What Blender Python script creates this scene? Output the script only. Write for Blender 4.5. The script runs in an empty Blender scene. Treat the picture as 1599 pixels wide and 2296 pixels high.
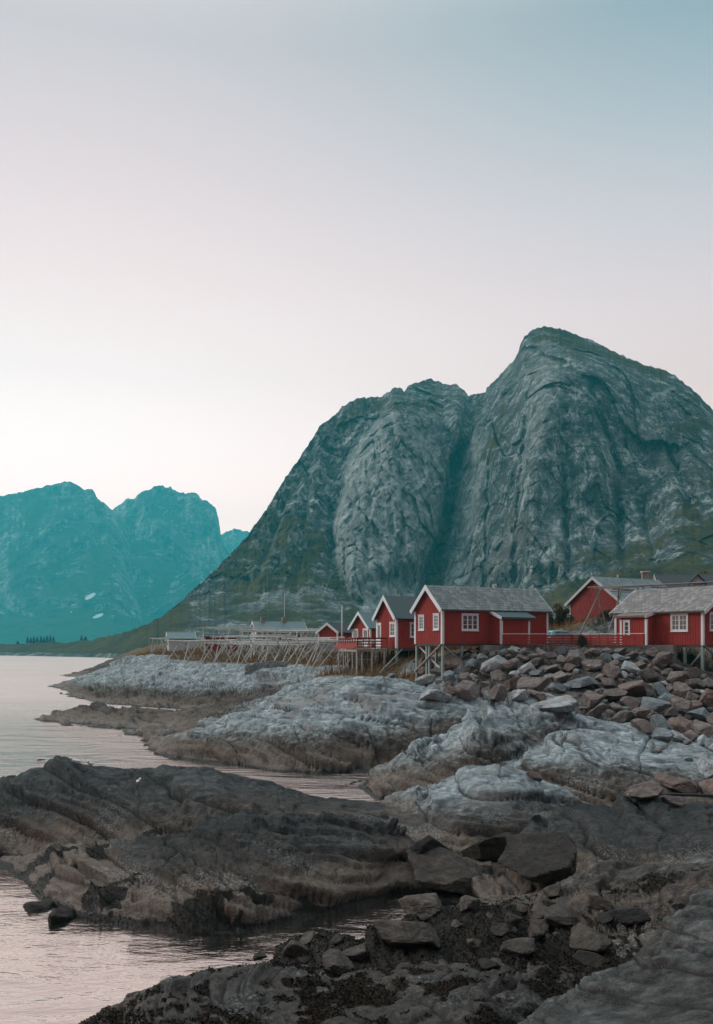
import bpy, math, random
import numpy as np
from mathutils import Vector

S = bpy.context.scene
COL = S.collection
R = math.radians
random.seed(11)

# ------------------------------------------------------------------ camera geometry
H, F, U0, V0 = 6.5, 2232.0, 799.5, 1450.0      # eye height (m), focal (px of a 1599x2296 sheet), centre, horizon
KW = H * F
def at(u, v, Y):                                # sheet pixel + distance -> world point
    return Vector(((u - U0) / F * Y, Y, H - (v - V0) * Y / F))
def ux(u, Y): return (u - U0) / F * Y
def zv(v, Y): return H - (v - V0) * Y / F

# ------------------------------------------------------------------ numpy noise
_r = np.random.RandomState(5)
PERM = np.tile(_r.permutation(256), 3).astype(np.int32)
GRD = _r.normal(size=(256, 3)).astype(np.float32)
GRD /= np.linalg.norm(GRD, axis=1)[:, None]
RND = _r.rand(256, 4).astype(np.float32)

def _noise(x, y, z):
    xi = np.floor(x).astype(np.int32); yi = np.floor(y).astype(np.int32); zi = np.floor(z).astype(np.int32)
    x = x - xi; y = y - yi; z = z - zi
    xi &= 255; yi &= 255; zi &= 255
    u = x*x*x*(x*(x*6-15)+10); v = y*y*y*(y*(y*6-15)+10); w = z*z*z*(z*(z*6-15)+10)
    def g(i, j, k):
        h = PERM[PERM[PERM[xi+i]+yi+j]+zi+k]
        gr = GRD[h]
        return gr[:, 0]*(x-i)+gr[:, 1]*(y-j)+gr[:, 2]*(z-k)
    a = g(0,0,0); a += u*(g(1,0,0)-a)
    b = g(0,1,0); b += u*(g(1,1,0)-b)
    a += v*(b-a)
    c = g(0,0,1); c += u*(g(1,0,1)-c)
    d = g(0,1,1); d += u*(g(1,1,1)-d)
    c += v*(d-c)
    return a + w*(c-a)

def noise(x, y, z, CH=1 << 16):
    sh = np.shape(x)
    x = np.ravel(x).astype(np.float32); y = np.broadcast_to(y, sh).ravel().astype(np.float32); z = np.broadcast_to(z, sh).ravel().astype(np.float32)
    out = np.empty(x.size, np.float32)
    for i in range(0, x.size, CH):
        out[i:i+CH] = _noise(x[i:i+CH], y[i:i+CH], z[i:i+CH])
    return (out*1.5).reshape(sh)

def fbm(x, y, z, o=4, gain=.5, lac=2.03):
    t = 0; a = 1.0
    for k in range(o):
        t = t + a*noise(x+17.3*k, y+5.1*k, z+9.7*k); x = x*lac; y = y*lac; z = z*lac; a *= gain
    return t
def ridged(x, y, z, o=4, gain=.5, lac=2.03):
    t = 0; a = 1.0
    for k in range(o):
        t = t + a*(1-2*np.abs(noise(x+17.3*k, y+5.1*k, z+9.7*k))); x = x*lac; y = y*lac; z = z*lac; a *= gain
    return t
def sstep(a, b, x):
    t = np.clip((x-a)/(b-a), 0, 1); return t*t*(3-2*t)

def voronoi2(x, y, CH=1 << 17):
    """2D cells: distance to nearest, gap to the second nearest, cell random numbers"""
    sh = x.shape; x = x.ravel().astype(np.float32); y = y.ravel().astype(np.float32)
    F1 = np.empty_like(x); F2 = np.empty_like(x); ID = np.empty(x.size, np.int32); DX = np.empty_like(x); DY = np.empty_like(x)
    for s in range(0, x.size, CH):
        px = x[s:s+CH]; py = y[s:s+CH]
        xi = np.floor(px).astype(np.int32); yi = np.floor(py).astype(np.int32)
        f1 = np.full(px.size, 9., np.float32); f2 = f1.copy(); idd = np.zeros(px.size, np.int32); ex = np.zeros_like(f1); ey = np.zeros_like(f1)
        for i in (-1, 0, 1):
            for j in (-1, 0, 1):
                h = PERM[PERM[(xi+i) & 255]+((yi+j) & 255)]
                dx = xi+i+RND[h, 0]-px; dy = yi+j+RND[h, 1]-py
                d = np.sqrt(dx*dx+dy*dy)
                m = d < f1
                f2 = np.where(m, f1, np.minimum(f2, d)); f1 = np.where(m, d, f1); idd = np.where(m, h, idd); ex = np.where(m, dx, ex); ey = np.where(m, dy, ey)
        F1[s:s+CH] = f1; F2[s:s+CH] = f2; ID[s:s+CH] = idd; DX[s:s+CH] = ex; DY[s:s+CH] = ey
    return F1.reshape(sh), F2.reshape(sh), RND[ID].reshape(sh+(4,)), DX.reshape(sh), DY.reshape(sh)
def facets(x, y, off, tilt, edge=.035):
    """broken rock: every cell a plane of its own height and tilt; also the closeness to a joint"""
    f1, f2, r, dx, dy = voronoi2(x, y); gap = f2-f1
    h = off*(r[..., 0]-.5)*2+tilt*((r[..., 1]-.5)*dx+(r[..., 2]-.5)*dy)*2
    return h*(1-np.exp(-gap/edge)), np.exp(-gap/edge)

# ------------------------------------------------------------------ objects
def obj(name, me, parent=None, mat=None):
    o = bpy.data.objects.new(name, me); COL.objects.link(o)
    if parent is not None: o.parent = parent
    if mat is not None and me is not None: me.materials.append(mat)
    return o
def empty(name, loc=(0, 0, 0), rz=0.0):
    o = bpy.data.objects.new(name, None); COL.objects.link(o)
    o.location = loc; o.rotation_euler = (0, 0, rz); o.empty_display_size = .3
    return o
def tag(o, label=None, cat=None, group=None, kind=None):
    if label: o['label'] = label
    if cat: o['category'] = cat
    if group: o['group'] = group
    if kind: o['kind'] = kind
    return o

class MB:
    """collects faces of one part"""
    def __init__(s): s.v = []; s.f = []
    def add(s, vs, fs):
        n = len(s.v); s.v += [tuple(p) for p in vs]; s.f += [tuple(n+i for i in f) for f in fs]; return s
    def box(s, a, b):
        x0, y0, z0 = a; x1, y1, z1 = b
        return s.add([(x0,y0,z0),(x1,y0,z0),(x1,y1,z0),(x0,y1,z0),(x0,y0,z1),(x1,y0,z1),(x1,y1,z1),(x0,y1,z1)],
                     [(0,3,2,1),(4,5,6,7),(0,1,5,4),(1,2,6,5),(2,3,7,6),(3,0,4,7)])
    def obox(s, O, d, n, a0, a1, b0, b1, c0, c1):
        """box on a wall face: a along d, b up, c outwards along n"""
        P = []
        for b in (b0, b1):
            for a, c in ((a0, c0), (a1, c0), (a1, c1), (a0, c1)):
                P.append((O[0]+d[0]*a+n[0]*c, O[1]+d[1]*a+n[1]*c, O[2]+b))
        return s.add(P, [(0,3,2,1),(4,5,6,7),(0,1,5,4),(1,2,6,5),(2,3,7,6),(3,0,4,7)])
    def beam(s, p, q, w, h=None, up=(0, 0, 1)):
        h = h or w; p = Vector(p); q = Vector(q); d = (q-p).normalized(); up = Vector(up)
        if abs(d.dot(up)) > .98: up = Vector((1, 0, 0))
        a = d.cross(up).normalized(); b = a.cross(d)
        P = [c + a*(w/2*i) + b*(h/2*j) for c in (p, q) for i, j in ((-1,-1),(1,-1),(1,1),(-1,1))]
        return s.add(P, [(0,3,2,1),(4,5,6,7),(0,1,5,4),(1,2,6,5),(2,3,7,6),(3,0,4,7)])
    def tube(s, pts, rad, n=8, cap=True):
        pts = [Vector(p) for p in pts]
        if not hasattr(rad, '__len__'): rad = [rad]*len(pts)
        V = []; Fc = []
        ref = Vector((0, 0, 1))
        for i, p in enumerate(pts):
            d = (pts[min(i+1, len(pts)-1)]-pts[max(i-1, 0)]).normalized()
            a = d.cross(ref)
            if a.length < .1: a = d.cross(Vector((1, 0, 0)))
            a.normalize(); b = a.cross(d)
            for k in range(n):
                t = 2*math.pi*k/n
                V.append(p+(a*math.cos(t)+b*math.sin(t))*rad[i])
        for i in range(len(pts)-1):
            for k in range(n):
                Fc.append((i*n+k, i*n+(k+1) % n, (i+1)*n+(k+1) % n, (i+1)*n+k))
        if cap:
            Fc.append(tuple(range(n))[::-1]); m = (len(pts)-1)*n; Fc.append(tuple(m+k for k in range(n)))
        return s.add(V, Fc)
    def prism(s, poly, O, d, n, c0, c1):
        """polygon (a,b) on a face extruded c0..c1 outwards"""
        P = [(O[0]+d[0]*a+n[0]*c, O[1]+d[1]*a+n[1]*c, O[2]+b) for c in (c0, c1) for a, b in poly]
        k = len(poly)
        return s.add(P, [tuple(range(k))[::-1], tuple(k+i for i in range(k))]+[(i, (i+1) % k, k+(i+1) % k, k+i) for i in range(k)])
    def mesh(s, name):
        me = bpy.data.meshes.new(name); me.from_pydata(s.v, [], s.f); me.update()
        import bmesh
        bm = bmesh.new(); bm.from_mesh(me); bmesh.ops.recalc_face_normals(bm, faces=bm.faces); bm.to_mesh(me); bm.free()
        return me
    def build(s, name, mat, parent=None, smooth=False, bevel=0):
        me = s.mesh(name)
        if smooth: me.polygons.foreach_set('use_smooth', [True]*len(me.polygons))
        o = obj(name, me, parent, mat)
        if bevel:
            m = o.modifiers.new('bevel', 'BEVEL'); m.width = bevel; m.segments = 2; m.limit_method = 'ANGLE'
        return o

def np_mesh(name, P, faces, attrs=None, smooth=True):
    me = bpy.data.meshes.new(name)
    P = np.ascontiguousarray(P, np.float32); faces = np.ascontiguousarray(faces, np.int32)
    n = faces.shape[1]
    me.vertices.add(len(P)); me.vertices.foreach_set('co', P.ravel())
    me.loops.add(faces.size); me.loops.foreach_set('vertex_index', faces.ravel())
    me.polygons.add(len(faces)); me.polygons.foreach_set('loop_start', np.arange(0, faces.size, n, dtype=np.int32))
    me.polygons.foreach_set('use_smooth', np.full(len(faces), smooth))
    for k, a in (attrs or {}).items():
        at_ = me.attributes.new(k, 'FLOAT', 'POINT'); at_.data.foreach_set('value', np.ascontiguousarray(a, np.float32).ravel())
    me.update(calc_edges=True); me.validate()
    return me
def grid_faces(nr, nc):
    i = np.arange(nr*nc, dtype=np.int32).reshape(nr, nc)
    return np.stack([i[:-1, :-1], i[:-1, 1:], i[1:, 1:], i[1:, :-1]], -1).reshape(-1, 4)
def grid_normals(P):
    du = np.gradient(P, axis=1); dv = np.gradient(P, axis=0)
    n = np.cross(du, dv); n /= np.linalg.norm(n, axis=-1, keepdims=True)+1e-9
    return n
def blur(a, k, axis):
    """box blur thrice"""
    for _ in range(3):
        p = np.take(a, np.clip(np.arange(-k, a.shape[axis]+k), 0, a.shape[axis]-1), axis=axis)
        c = np.cumsum(p, axis=axis); c = np.concatenate([np.zeros_like(np.take(c, [0], axis=axis)), c], axis=axis)
        n = a.shape[axis]
        a = (np.take(c, np.arange(2*k+1, 2*k+1+n), axis=axis)-np.take(c, np.arange(0, n), axis=axis))/(2*k+1)
    return a

# ------------------------------------------------------------------ materials
def lin(c):
    return tuple(((x/255)/12.92 if x/255 <= .04045 else ((x/255+.055)/1.055)**2.4) for x in c)
class NT:
    def __init__(s, name):
        s.m = bpy.data.materials.new(name); s.m.use_nodes = True; s.t = s.m.node_tree; s.n = s.t.nodes
        s.b = s.n['Principled BSDF']; s._pos = None
    def new(s, typ, **kw):
        n = s.n.new(typ)
        for k, v in kw.items(): setattr(n, k, v)
        return n
    def put(s, sock, v):
        if hasattr(v, 'links') or hasattr(v, 'is_linked'): s.t.links.new(v, sock)
        else:
            if sock.type == 'RGBA' and len(v) == 3: v = (*v, 1)
            sock.default_value = v
    def pos(s, scale=(1, 1, 1), rot=(0, 0, 0), local=False):
        m = s.new('ShaderNodeMapping')
        if local:
            tc = s.new('ShaderNodeTexCoord'); s.t.links.new(tc.outputs['Object'], m.inputs[0])
        else:
            g = s.new('ShaderNodeNewGeometry'); s.t.links.new(g.outputs['Position'], m.inputs[0])
        m.inputs['Scale'].default_value = scale; m.inputs['Rotation'].default_value = rot
        return m.outputs[0]
    def noise(s, vec, scale=1, detail=4, rough=.55, dist=0.):
        n = s.new('ShaderNodeTexNoise'); s.put(n.inputs['Vector'], vec)
        n.inputs['Scale'].default_value = scale; n.inputs['Detail'].default_value = detail
        n.inputs['Roughness'].default_value = rough; n.inputs['Distortion'].default_value = dist
        return n.outputs[0]
    def voro(s, vec, scale=1, feature='DISTANCE_TO_EDGE', out='Distance'):
        n = s.new('ShaderNodeTexVoronoi', feature=feature); s.put(n.inputs['Vector'], vec); n.inputs['Scale'].default_value = scale
        return n.outputs[out]
    def attr(s, name):
        n = s.new('ShaderNodeAttribute'); n.attribute_name = name; return n.outputs['Fac']
    def ramp(s, fac, *stops, interp='LINEAR'):
        n = s.new('ShaderNodeValToRGB'); s.put(n.inputs[0], fac); cr = n.color_ramp; cr.interpolation = interp
        while len(cr.elements) < len(stops): cr.elements.new(.5)
        for e, (p, c) in zip(cr.elements, stops):
            e.position = p; e.color = (c, c, c, 1) if not hasattr(c, '__len__') else (*c[:3], 1)
        return n.outputs[0]
    def mr(s, x, a, b, c=0., d=1., smooth=True):
        n = s.new('ShaderNodeMapRange'); n.interpolation_type = 'SMOOTHSTEP' if smooth else 'LINEAR'
        s.put(n.inputs[0], x)
        for i, v in enumerate((a, b, c, d)): n.inputs[1+i].default_value = v
        return n.outputs[0]
    def math(s, op, a, b=0., c=None):
        n = s.new('ShaderNodeMath', operation=op); s.put(n.inputs[0], a); s.put(n.inputs[1], b)
        if c is not None: s.put(n.inputs[2], c)
        return n.outputs[0]
    def mix(s, f, a, b, blend='MIX'):
        n = s.new('ShaderNodeMix', data_type='RGBA', blend_type=blend); s.put(n.inputs[0], f); s.put(n.inputs[6], a); s.put(n.inputs[7], b)
        return n.outputs[2]
    def bump(s, h, strength=.5, dist=.05, normal=None):
        n = s.new('ShaderNodeBump'); s.put(n.inputs['Height'], h); n.inputs['Strength'].default_value = strength; n.inputs['Distance'].default_value = dist
        if normal is not None: s.t.links.new(normal, n.inputs['Normal'])
        return n.outputs[0]
    def out(s, color=None, rough=None, normal=None, spec=None, metal=None):
        if color is not None: s.put(s.b.inputs['Base Color'], color)
        if rough is not None: s.put(s.b.inputs['Roughness'], rough)
        if normal is not None: s.put(s.b.inputs['Normal'], normal)
        if spec is not None: s.put(s.b.inputs['Specular IOR Level'], spec)
        if metal is not None: s.put(s.b.inputs['Metallic'], metal)
        return s.m

def m_wood(name, c0, c1, scale=6, rough=.8, streak=(8, 8, .7), bump=.3, speck=None):
    t = NT(name); v = t.pos(streak, local=True)
    n = t.noise(v, scale, 5, .65)
    n2 = t.noise(t.pos((1, 1, 1)), .8, 3)
    c = t.ramp(n, (.3, c0), (.7, c1))
    c = t.mix(t.mr(n2, .35, .7, 0, .35), c, tuple(x*.7 for x in c0))
    if speck is not None:
        w = t.noise(t.pos((9, 9, 1.2), local=True), 1.6, 6, .75)
        c = t.mix(t.mr(w, .56, .68, 0, .8), c, speck)
    return t.out(c, rough, t.bump(n, bump, .02))
def m_plain(name, c, rough=.6, var=.15, metal=0., spec=.5, scale=3):
    t = NT(name); n = t.noise(t.pos(), scale, 5, .6)
    return t.out(t.ramp(n, (.3, tuple(x*(1-var) for x in c)), (.7, tuple(min(1, x*(1+var)) for x in c))), rough, None, spec, metal)
# ------------------------------------------------------------------ material library
RED0, RED1 = (.32, .028, .019), (.42, .044, .028)
M = {}
M['red'] = m_wood('red_boards', RED0, RED1, 3)
M['red_old'] = m_wood('weathered_red_boards', (.22, .02, .018), (.32, .032, .026), 3, speck=(.42, .33, .31))
M['deck_red'] = m_wood('red_rail_paint', (.30, .04, .032), (.42, .07, .055), 4)
M['white'] = m_wood('white_paint', (.78, .78, .77), (.88, .875, .87), 3, .6, bump=.15)
M['white_wall'] = m_wood('white_boards', (.62, .64, .65), (.74, .76, .76), 3, .7)
M['old_white'] = m_wood('weathered_white', (.42, .42, .42), (.66, .65, .64), 4)
M['pole'] = m_wood('grey_pole', (.38, .39, .36), (.64, .64, .60), 4)
M['pole_old'] = m_wood('old_brown_pole', (.17, .145, .125), (.34, .30, .27), 4)
M['stilt'] = m_wood('green_grey_post', (.24, .30, .26), (.40, .46, .41), 4)
M['plank'] = m_wood('raw_plank', (.38, .29, .24), (.52, .42, .36), 4)
M['dark_wood'] = m_wood('dark_timber', (.05, .045, .04), (.10, .085, .075), 4)
M['brown_board'] = m_wood('brown_board', (.15, .11, .09), (.24, .19, .16), 4)
M['roof_teal'] = m_plain('teal_sheet_roof', (.10, .17, .18), .45, .12)
M['roof_dark'] = m_plain('dark_sheet_roof', (.035, .062, .068), .5, .15)
M['roof_black'] = m_plain('black_felt_roof', (.03, .035, .04), .7, .2)
M['concrete'] = m_plain('concrete', (.24, .24, .22), .9, .25, scale=1.5)
M['brick'] = m_plain('chimney_render', (.30, .25, .20), .9, .25, scale=3)
M['black_cap'] = m_plain('black_metal', (.02, .02, .022), .5, .2)
M['stone'] = m_plain('wall_stone', (.22, .24, .24), .9, .4, scale=2.5)
M['rubber'] = m_plain('rubber', (.018, .018, .02), .7, .2)
M['rim'] = m_plain('wheel_rim', (.5, .5, .5), .3, .1, .8)
M['tail'] = m_plain('tail_light_plastic', (.30, .01, .01), .2, .1)
t = NT('car_paint'); M['car'] = t.out((.10, .40, .46), .22, None, .6); t.b.inputs['Coat Weight'].default_value = .6
t = NT('window_glass')
n_ = t.noise(t.pos(), 1.3, 2)
M['glass'] = t.out(t.ramp(n_, (.35, (.02, .035, .04)), (.65, (.09, .13, .14))), .06, None, .9)
t = NT('curtain_glass'); M['glass_pale'] = t.out((.16, .24, .22), .1, None, .8)

# slate: tiles carry a random value per face corner group in attribute 'tile'
def m_slate(name, a, b, lichen):
    t = NT(name); v = t.attr('tile')
    n = t.noise(t.pos(), 5, 5, .7)
    c = t.ramp(v, (.0, tuple(x*.75 for x in a)), (.5, a), (1., tuple((x+y)/2 for x, y in zip(a, b))))
    c = t.mix(t.mr(n, .5, .68, 0, .55), c, lichen)
    n2 = t.noise(t.pos(), .5, 3)
    c = t.mix(t.mr(n2, .4, .7, 0, .3), c, tuple(x*.6 for x in a))
    return t.out(c, .75, t.bump(n, .35, .02))
M['slate'] = m_slate('grey_slate_tiles', (.20, .235, .23), (.40, .43, .41), (.33, .27, .24))
M['slate_pink'] = m_slate('weathered_slate_tiles', (.27, .25, .24), (.50, .46, .45), (.22, .17, .15))
M['slate_pale'] = m_slate('pale_slate_tiles', (.22, .29, .30), (.34, .41, .41), (.10, .13, .12))

# bare shore rock: 'light' (bare granite against tidal brown), 'grass', 'weed' carried by the mesh
def m_rock():
    t = NT('shore_rock'); P = t.pos()
    n1 = t.noise(P, .45, 6, .6, .4); n2 = t.noise(P, 3.2, 7, .68); n3 = t.noise(P, 16, 6, .75)
    st = t.noise(t.pos((1.0, 2.6, 7.0), (R(18), R(-14), R(25))), 1.1, 6, .7, .5)
    crk = t.attr('crk')
    n6 = t.noise(P, 1.1, 6, .62, .3)
    light = t.ramp(t.math('ADD', t.math('MULTIPLY', n6, .62), t.math('MULTIPLY', n2, .38)), (.37, (.075, .092, .096)), (.5, (.235, .272, .278)), (.64, (.47, .515, .52)))
    light = t.mix(t.mr(st, .48, .62, 0, .65), light, (.10, .115, .12))
    light = t.mix(t.mr(n1, .52, .70, 0, .5), light, (.27, .215, .185))
    light = t.mix(t.mr(n3, .56, .70, 0, .35), light, (.09, .10, .105))
    brown = t.ramp(n2, (.34, (.010, .008, .007)), (.5, (.047, .035, .027)), (.70, (.165, .128, .10)))
    brown = t.mix(t.mr(n1, .48, .70, 0, .6), brown, (.055, .055, .054))
    brown = t.mix(t.mr(st, .52, .68, 0, .5), brown, (.05, .045, .042))
    n5 = t.noise(P, 34, 3, .8)
    brown = t.mix(t.math('MULTIPLY', t.attr('tan'), t.mr(n2, .3, .62, .35, .9)), brown, t.ramp(n3, (.33, (.055, .040, .030)), (.68, (.27, .205, .16))))
    brown = t.mix(t.mr(n3, .53, .66, 0, .6), brown, (.022, .018, .016))
    brown = t.mix(t.mr(n5, .54, .66, 0, .55), brown, (.27, .235, .20))
    L = t.attr('light')
    L2 = t.math('ADD', L, t.math('ADD', t.math('MULTIPLY', t.math('SUBTRACT', n2, .5), .8), t.math('MULTIPLY', t.math('SUBTRACT', n1, .5), .7)))
    c = t.mix(t.mr(L2, .15, .80), brown, light)
    barn = t.math('MULTIPLY', t.attr('barn'), t.mr(n3, .5, .64))
    c = t.mix(t.math('MULTIPLY', barn, .8), c, (.36, .40, .40))
    lich = t.math('MULTIPLY', t.attr('lichen'), t.mr(t.math('ADD', n2, t.math('MULTIPLY', n3, .3)), .48, .72))
    c = t.mix(t.math('MULTIPLY', t.attr('lichen'), .82), c, t.mix(t.mr(st, .4, .62, 0, .7), t.ramp(n3, (.40, (.008, .010, .0105)), (.62, (.050, .060, .063))), (.008, .009, .009)))
    c = t.mix(t.math('MULTIPLY', t.mr(crk, .2, .9), .85), c, (.022, .020, .019))
    W = t.math('ADD', t.attr('weed'), t.math('MULTIPLY', t.math('SUBTRACT', n2, .5), .9))
    c = t.mix(t.mr(W, .42, .62), c, t.ramp(n3, (.35, (.008, .007, .006)), (.7, (.030, .022, .015))))
    G = t.math('ADD', t.attr('grass'), t.math('MULTIPLY', t.math('SUBTRACT', n2, .5), .7))
    gcol = t.ramp(t.noise(P, 1.1, 6, .7), (.3, (.045, .045, .018)), (.5, (.12, .075, .032)), (.72, (.23, .125, .055)))
    c = t.mix(t.mr(G, .38, .62), c, gcol)
    h = t.math('ADD', t.math('MULTIPLY', n2, .5), t.math('ADD', t.math('MULTIPLY', n3, .36), t.math('MULTIPLY', n5, .12)))
    h = t.math('ADD', h, t.math('MULTIPLY', st, .8))
    rough = t.mr(t.attr('wet'), 0, 1, .85, .5)
    return t.out(c, rough, t.bump(h, 1., .07), .25)
M['rock'] = m_rock()

def m_boulder(name, a, b, c3, scale=2.2):
    t = NT(name); oi = t.new('ShaderNodeObjectInfo')
    P = t.pos((1, 1, 1))
    n = t.noise(P, scale, 7, .68); n1 = t.noise(P, .7, 4); n3 = t.noise(P, 12, 5, .7)
    c = t.ramp(n, (.28, tuple(x*.55 for x in a)), (.5, a), (.75, b))
    c = t.mix(t.mr(n1, .48, .68, 0, .6), c, c3)
    c = t.mix(t.mr(oi.outputs['Random'], 0, 1, 0, .45, False), c, tuple(x*.4 for x in a))
    cr = t.voro(t.mix(.15, t.pos((1, 1, 1.6), (R(25), R(10), 0)), n), 1.1)
    c = t.mix(t.math('MULTIPLY', t.mr(cr, .035, 0), .5), c, tuple(x*.2 for x in a))
    h = t.math('ADD', n, t.math('MULTIPLY', n3, .35))
    return t.out(c, .88, t.bump(h, .6, .12), .3)
M['b_brown'] = m_boulder('brown_boulder_stone', (.185, .150, .134), (.36, .30, .27), (.15, .14, .135))
M['b_red'] = m_boulder('red_brown_boulder_stone', (.205, .142, .118), (.35, .26, .22), (.15, .125, .115))
M['b_grey'] = m_boulder('blue_grey_boulder_stone', (.19, .22, .23), (.36, .39, .40), (.17, .17, .165))
M['b_pale'] = m_boulder('pale_boulder_stone', (.40, .42, .42), (.58, .59, .58), (.26, .22, .20))
M['b_dark'] = m_boulder('dark_boulder_stone', (.034, .029, .024), (.066, .056, .047), (.024, .024, .024), 3)
M['b_tan'] = m_boulder('tan_boulder_stone', (.085, .070, .058), (.20, .168, .14), (.04, .036, .033), 5)

# cliffs: 'grass' and 'stain' carried by the mesh
def m_cliff(name, a, b, g0, g1, sc, snow=False):
    t = NT(name); P = t.pos()
    n1 = t.noise(P, .016*sc, 6, .6, .5); n2 = t.noise(P, .12*sc, 8, .75); n3 = t.noise(P, .42*sc, 6, .75)
    st = t.noise(t.pos((1, 1, .13), (R(4), R(-7), 0)), .10*sc, 8, .75, .4); st2 = t.noise(t.pos((1, 1, .10), (R(-3), R(6), 0)), .30*sc, 6, .75)
    dg = t.noise(t.pos((.22, .6, 1.5), (R(20), R(42), 0)), .10*sc, 7, .75, .5)
    c = t.ramp(t.math('ADD', t.math('MULTIPLY', n2, .5), t.math('MULTIPLY', n3, .5)), (.38, tuple(x*.35 for x in a)), (.5, a), (.62, b))
    c = t.mix(t.mr(st, .50, .57, 0, .85), c, tuple(x*.28 for x in a))
    c = t.mix(t.mr(st2, .52, .60, 0, .65), c, tuple(x*.42 for x in a))
    c = t.mix(t.mr(st, .46, .38, 0, .75), c, b)
    c = t.mix(t.mr(dg, .53, .57, 0, .75), c, tuple(x*.35 for x in a))
    c = t.mix(t.mr(n1, .52, .68, 0, .5), c, (a[0]*1.30, a[1]*.95, a[2]*.86))
    c = t.mix(t.math('MULTIPLY', t.attr('pale'), t.mr(n2, .35, .6, .15, .62)), c, b)
    c = t.mix(t.math('MULTIPLY', t.attr('stain'), t.mr(n3, .3, .6, .55, .95)), c, tuple(x*.2 for x in a))
    G = t.math('ADD', t.attr('grass'), t.math('ADD', t.math('MULTIPLY', t.math('SUBTRACT', n2, .5), 1.1), t.math('MULTIPLY', t.math('SUBTRACT', n3, .5), .7)))
    gc = t.ramp(t.math('ADD', t.math('MULTIPLY', t.noise(P, .05*sc, 6, .7), .5), t.math('MULTIPLY', n3, .5)), (.40, tuple(x*.4 for x in g0)), (.5, g0), (.60, g1))
    c = t.mix(t.mr(G, .40, .60), c, gc)
    if snow:
        sn = t.math('ADD', t.attr('snow'), t.math('MULTIPLY', t.math('SUBTRACT', n2, .5), .6))
        c = t.mix(t.mr(sn, .45, .55), c, (.85, .86, .88))
    h = t.math('ADD', t.math('MULTIPLY', n2, .9), t.math('ADD', t.math('MULTIPLY', n3, .5), t.math('ADD', st, t.math('MULTIPLY', dg, .6))))
    return t.out(c, .95, t.bump(h, .9, 2.6/sc), .15)
M['cliff'] = m_cliff('cliff_rock', (.125, .14, .138), (.52, .54, .52), (.056, .047, .015), (.115, .084, .027), 1)
M['far_cliff'] = m_cliff('far_cliff_rock', (.14, .15, .15), (.46, .48, .48), (.04, .055, .025), (.07, .075, .03), .3, True)

def m_leaf(name, a, b):
    t = NT(name); n = t.noise(t.pos(), .9, 4, .7)
    m = t.out(t.ramp(n, (.3, a), (.7, b)), .8, None, .15)
    t.b.inputs['Subsurface Weight'].default_value = 0.
    return m
M['dry_grass'] = m_leaf('dry_grass', (.13, .075, .03), (.30, .17, .075))
M['weed'] = m_leaf('seaweed', (.010, .008, .006), (.040, .026, .016))
M['bush_brown'] = m_leaf('autumn_bush', (.055, .042, .022), (.12, .075, .03))
M['bush_gold'] = m_leaf('golden_bush', (.10, .065, .018), (.22, .135, .03))
M['conifer'] = m_leaf('dark_conifer', (.015, .028, .018), (.04, .06, .03))
M['bush_green'] = m_leaf('green_bush', (.035, .045, .02), (.08, .085, .035))
M['trunk'] = m_wood('bark', (.05, .04, .03), (.10, .08, .06), 5)

def m_water():
    t = NT('sea_water')
    P = t.pos((.55, 1.25, 1), (0, 0, R(12)))
    a = t.noise(P, .32, 3, .5, .4); b = t.noise(P, 1.5, 4, .6, .3); c = t.noise(t.pos((1, 1.8, 1), (0, 0, R(-20))), 4.5, 3, .6)
    h = t.math('ADD', t.math('MULTIPLY', a, 1.), t.math('ADD', t.math('MULTIPLY', b, .34), t.math('MULTIPLY', c, .085)))
    calm = t.noise(t.pos((.4, .8, 1)), .045, 3, .5)
    sy_ = t.new('ShaderNodeSeparateXYZ'); t.put(sy_.inputs[0], t.pos())
    h = t.math('MULTIPLY', t.math('MULTIPLY', h, t.mr(calm, .35, .65, .55, 1.1)), t.mr(sy_.outputs[1], 25, 110, .8, 6., False))
    nb = t.bump(h, 1., .17)
    n = t.n
    gl = t.new('ShaderNodeBsdfGlossy'); gl.inputs['Color'].default_value = (1., .85, .785, 1); gl.inputs['Roughness'].default_value = .05
    df = t.new('ShaderNodeBsdfDiffuse'); df.inputs['Color'].default_value = (.020, .022, .020, 1)
    t.t.links.new(nb, gl.inputs['Normal']); t.put(gl.inputs['Roughness'], t.mr(sy_.outputs[1], 30, 140, .05, .34, False))
    fr = t.new('ShaderNodeFresnel'); fr.inputs['IOR'].default_value = 1.60; t.t.links.new(nb, fr.inputs['Normal'])
    mx = t.new('ShaderNodeMixShader'); t.t.links.new(t.mr(fr.outputs[0], 0., 1., .60, 1., False), mx.inputs[0]); t.t.links.new(df.outputs[0], mx.inputs[1]); t.t.links.new(gl.outputs[0], mx.inputs[2])
    o = [x for x in n if x.type == 'OUTPUT_MATERIAL'][0]
    t.t.links.new(mx.outputs[0], o.inputs['Surface']); n.remove(t.b)
    return t.m
M['water'] = m_water()
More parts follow.
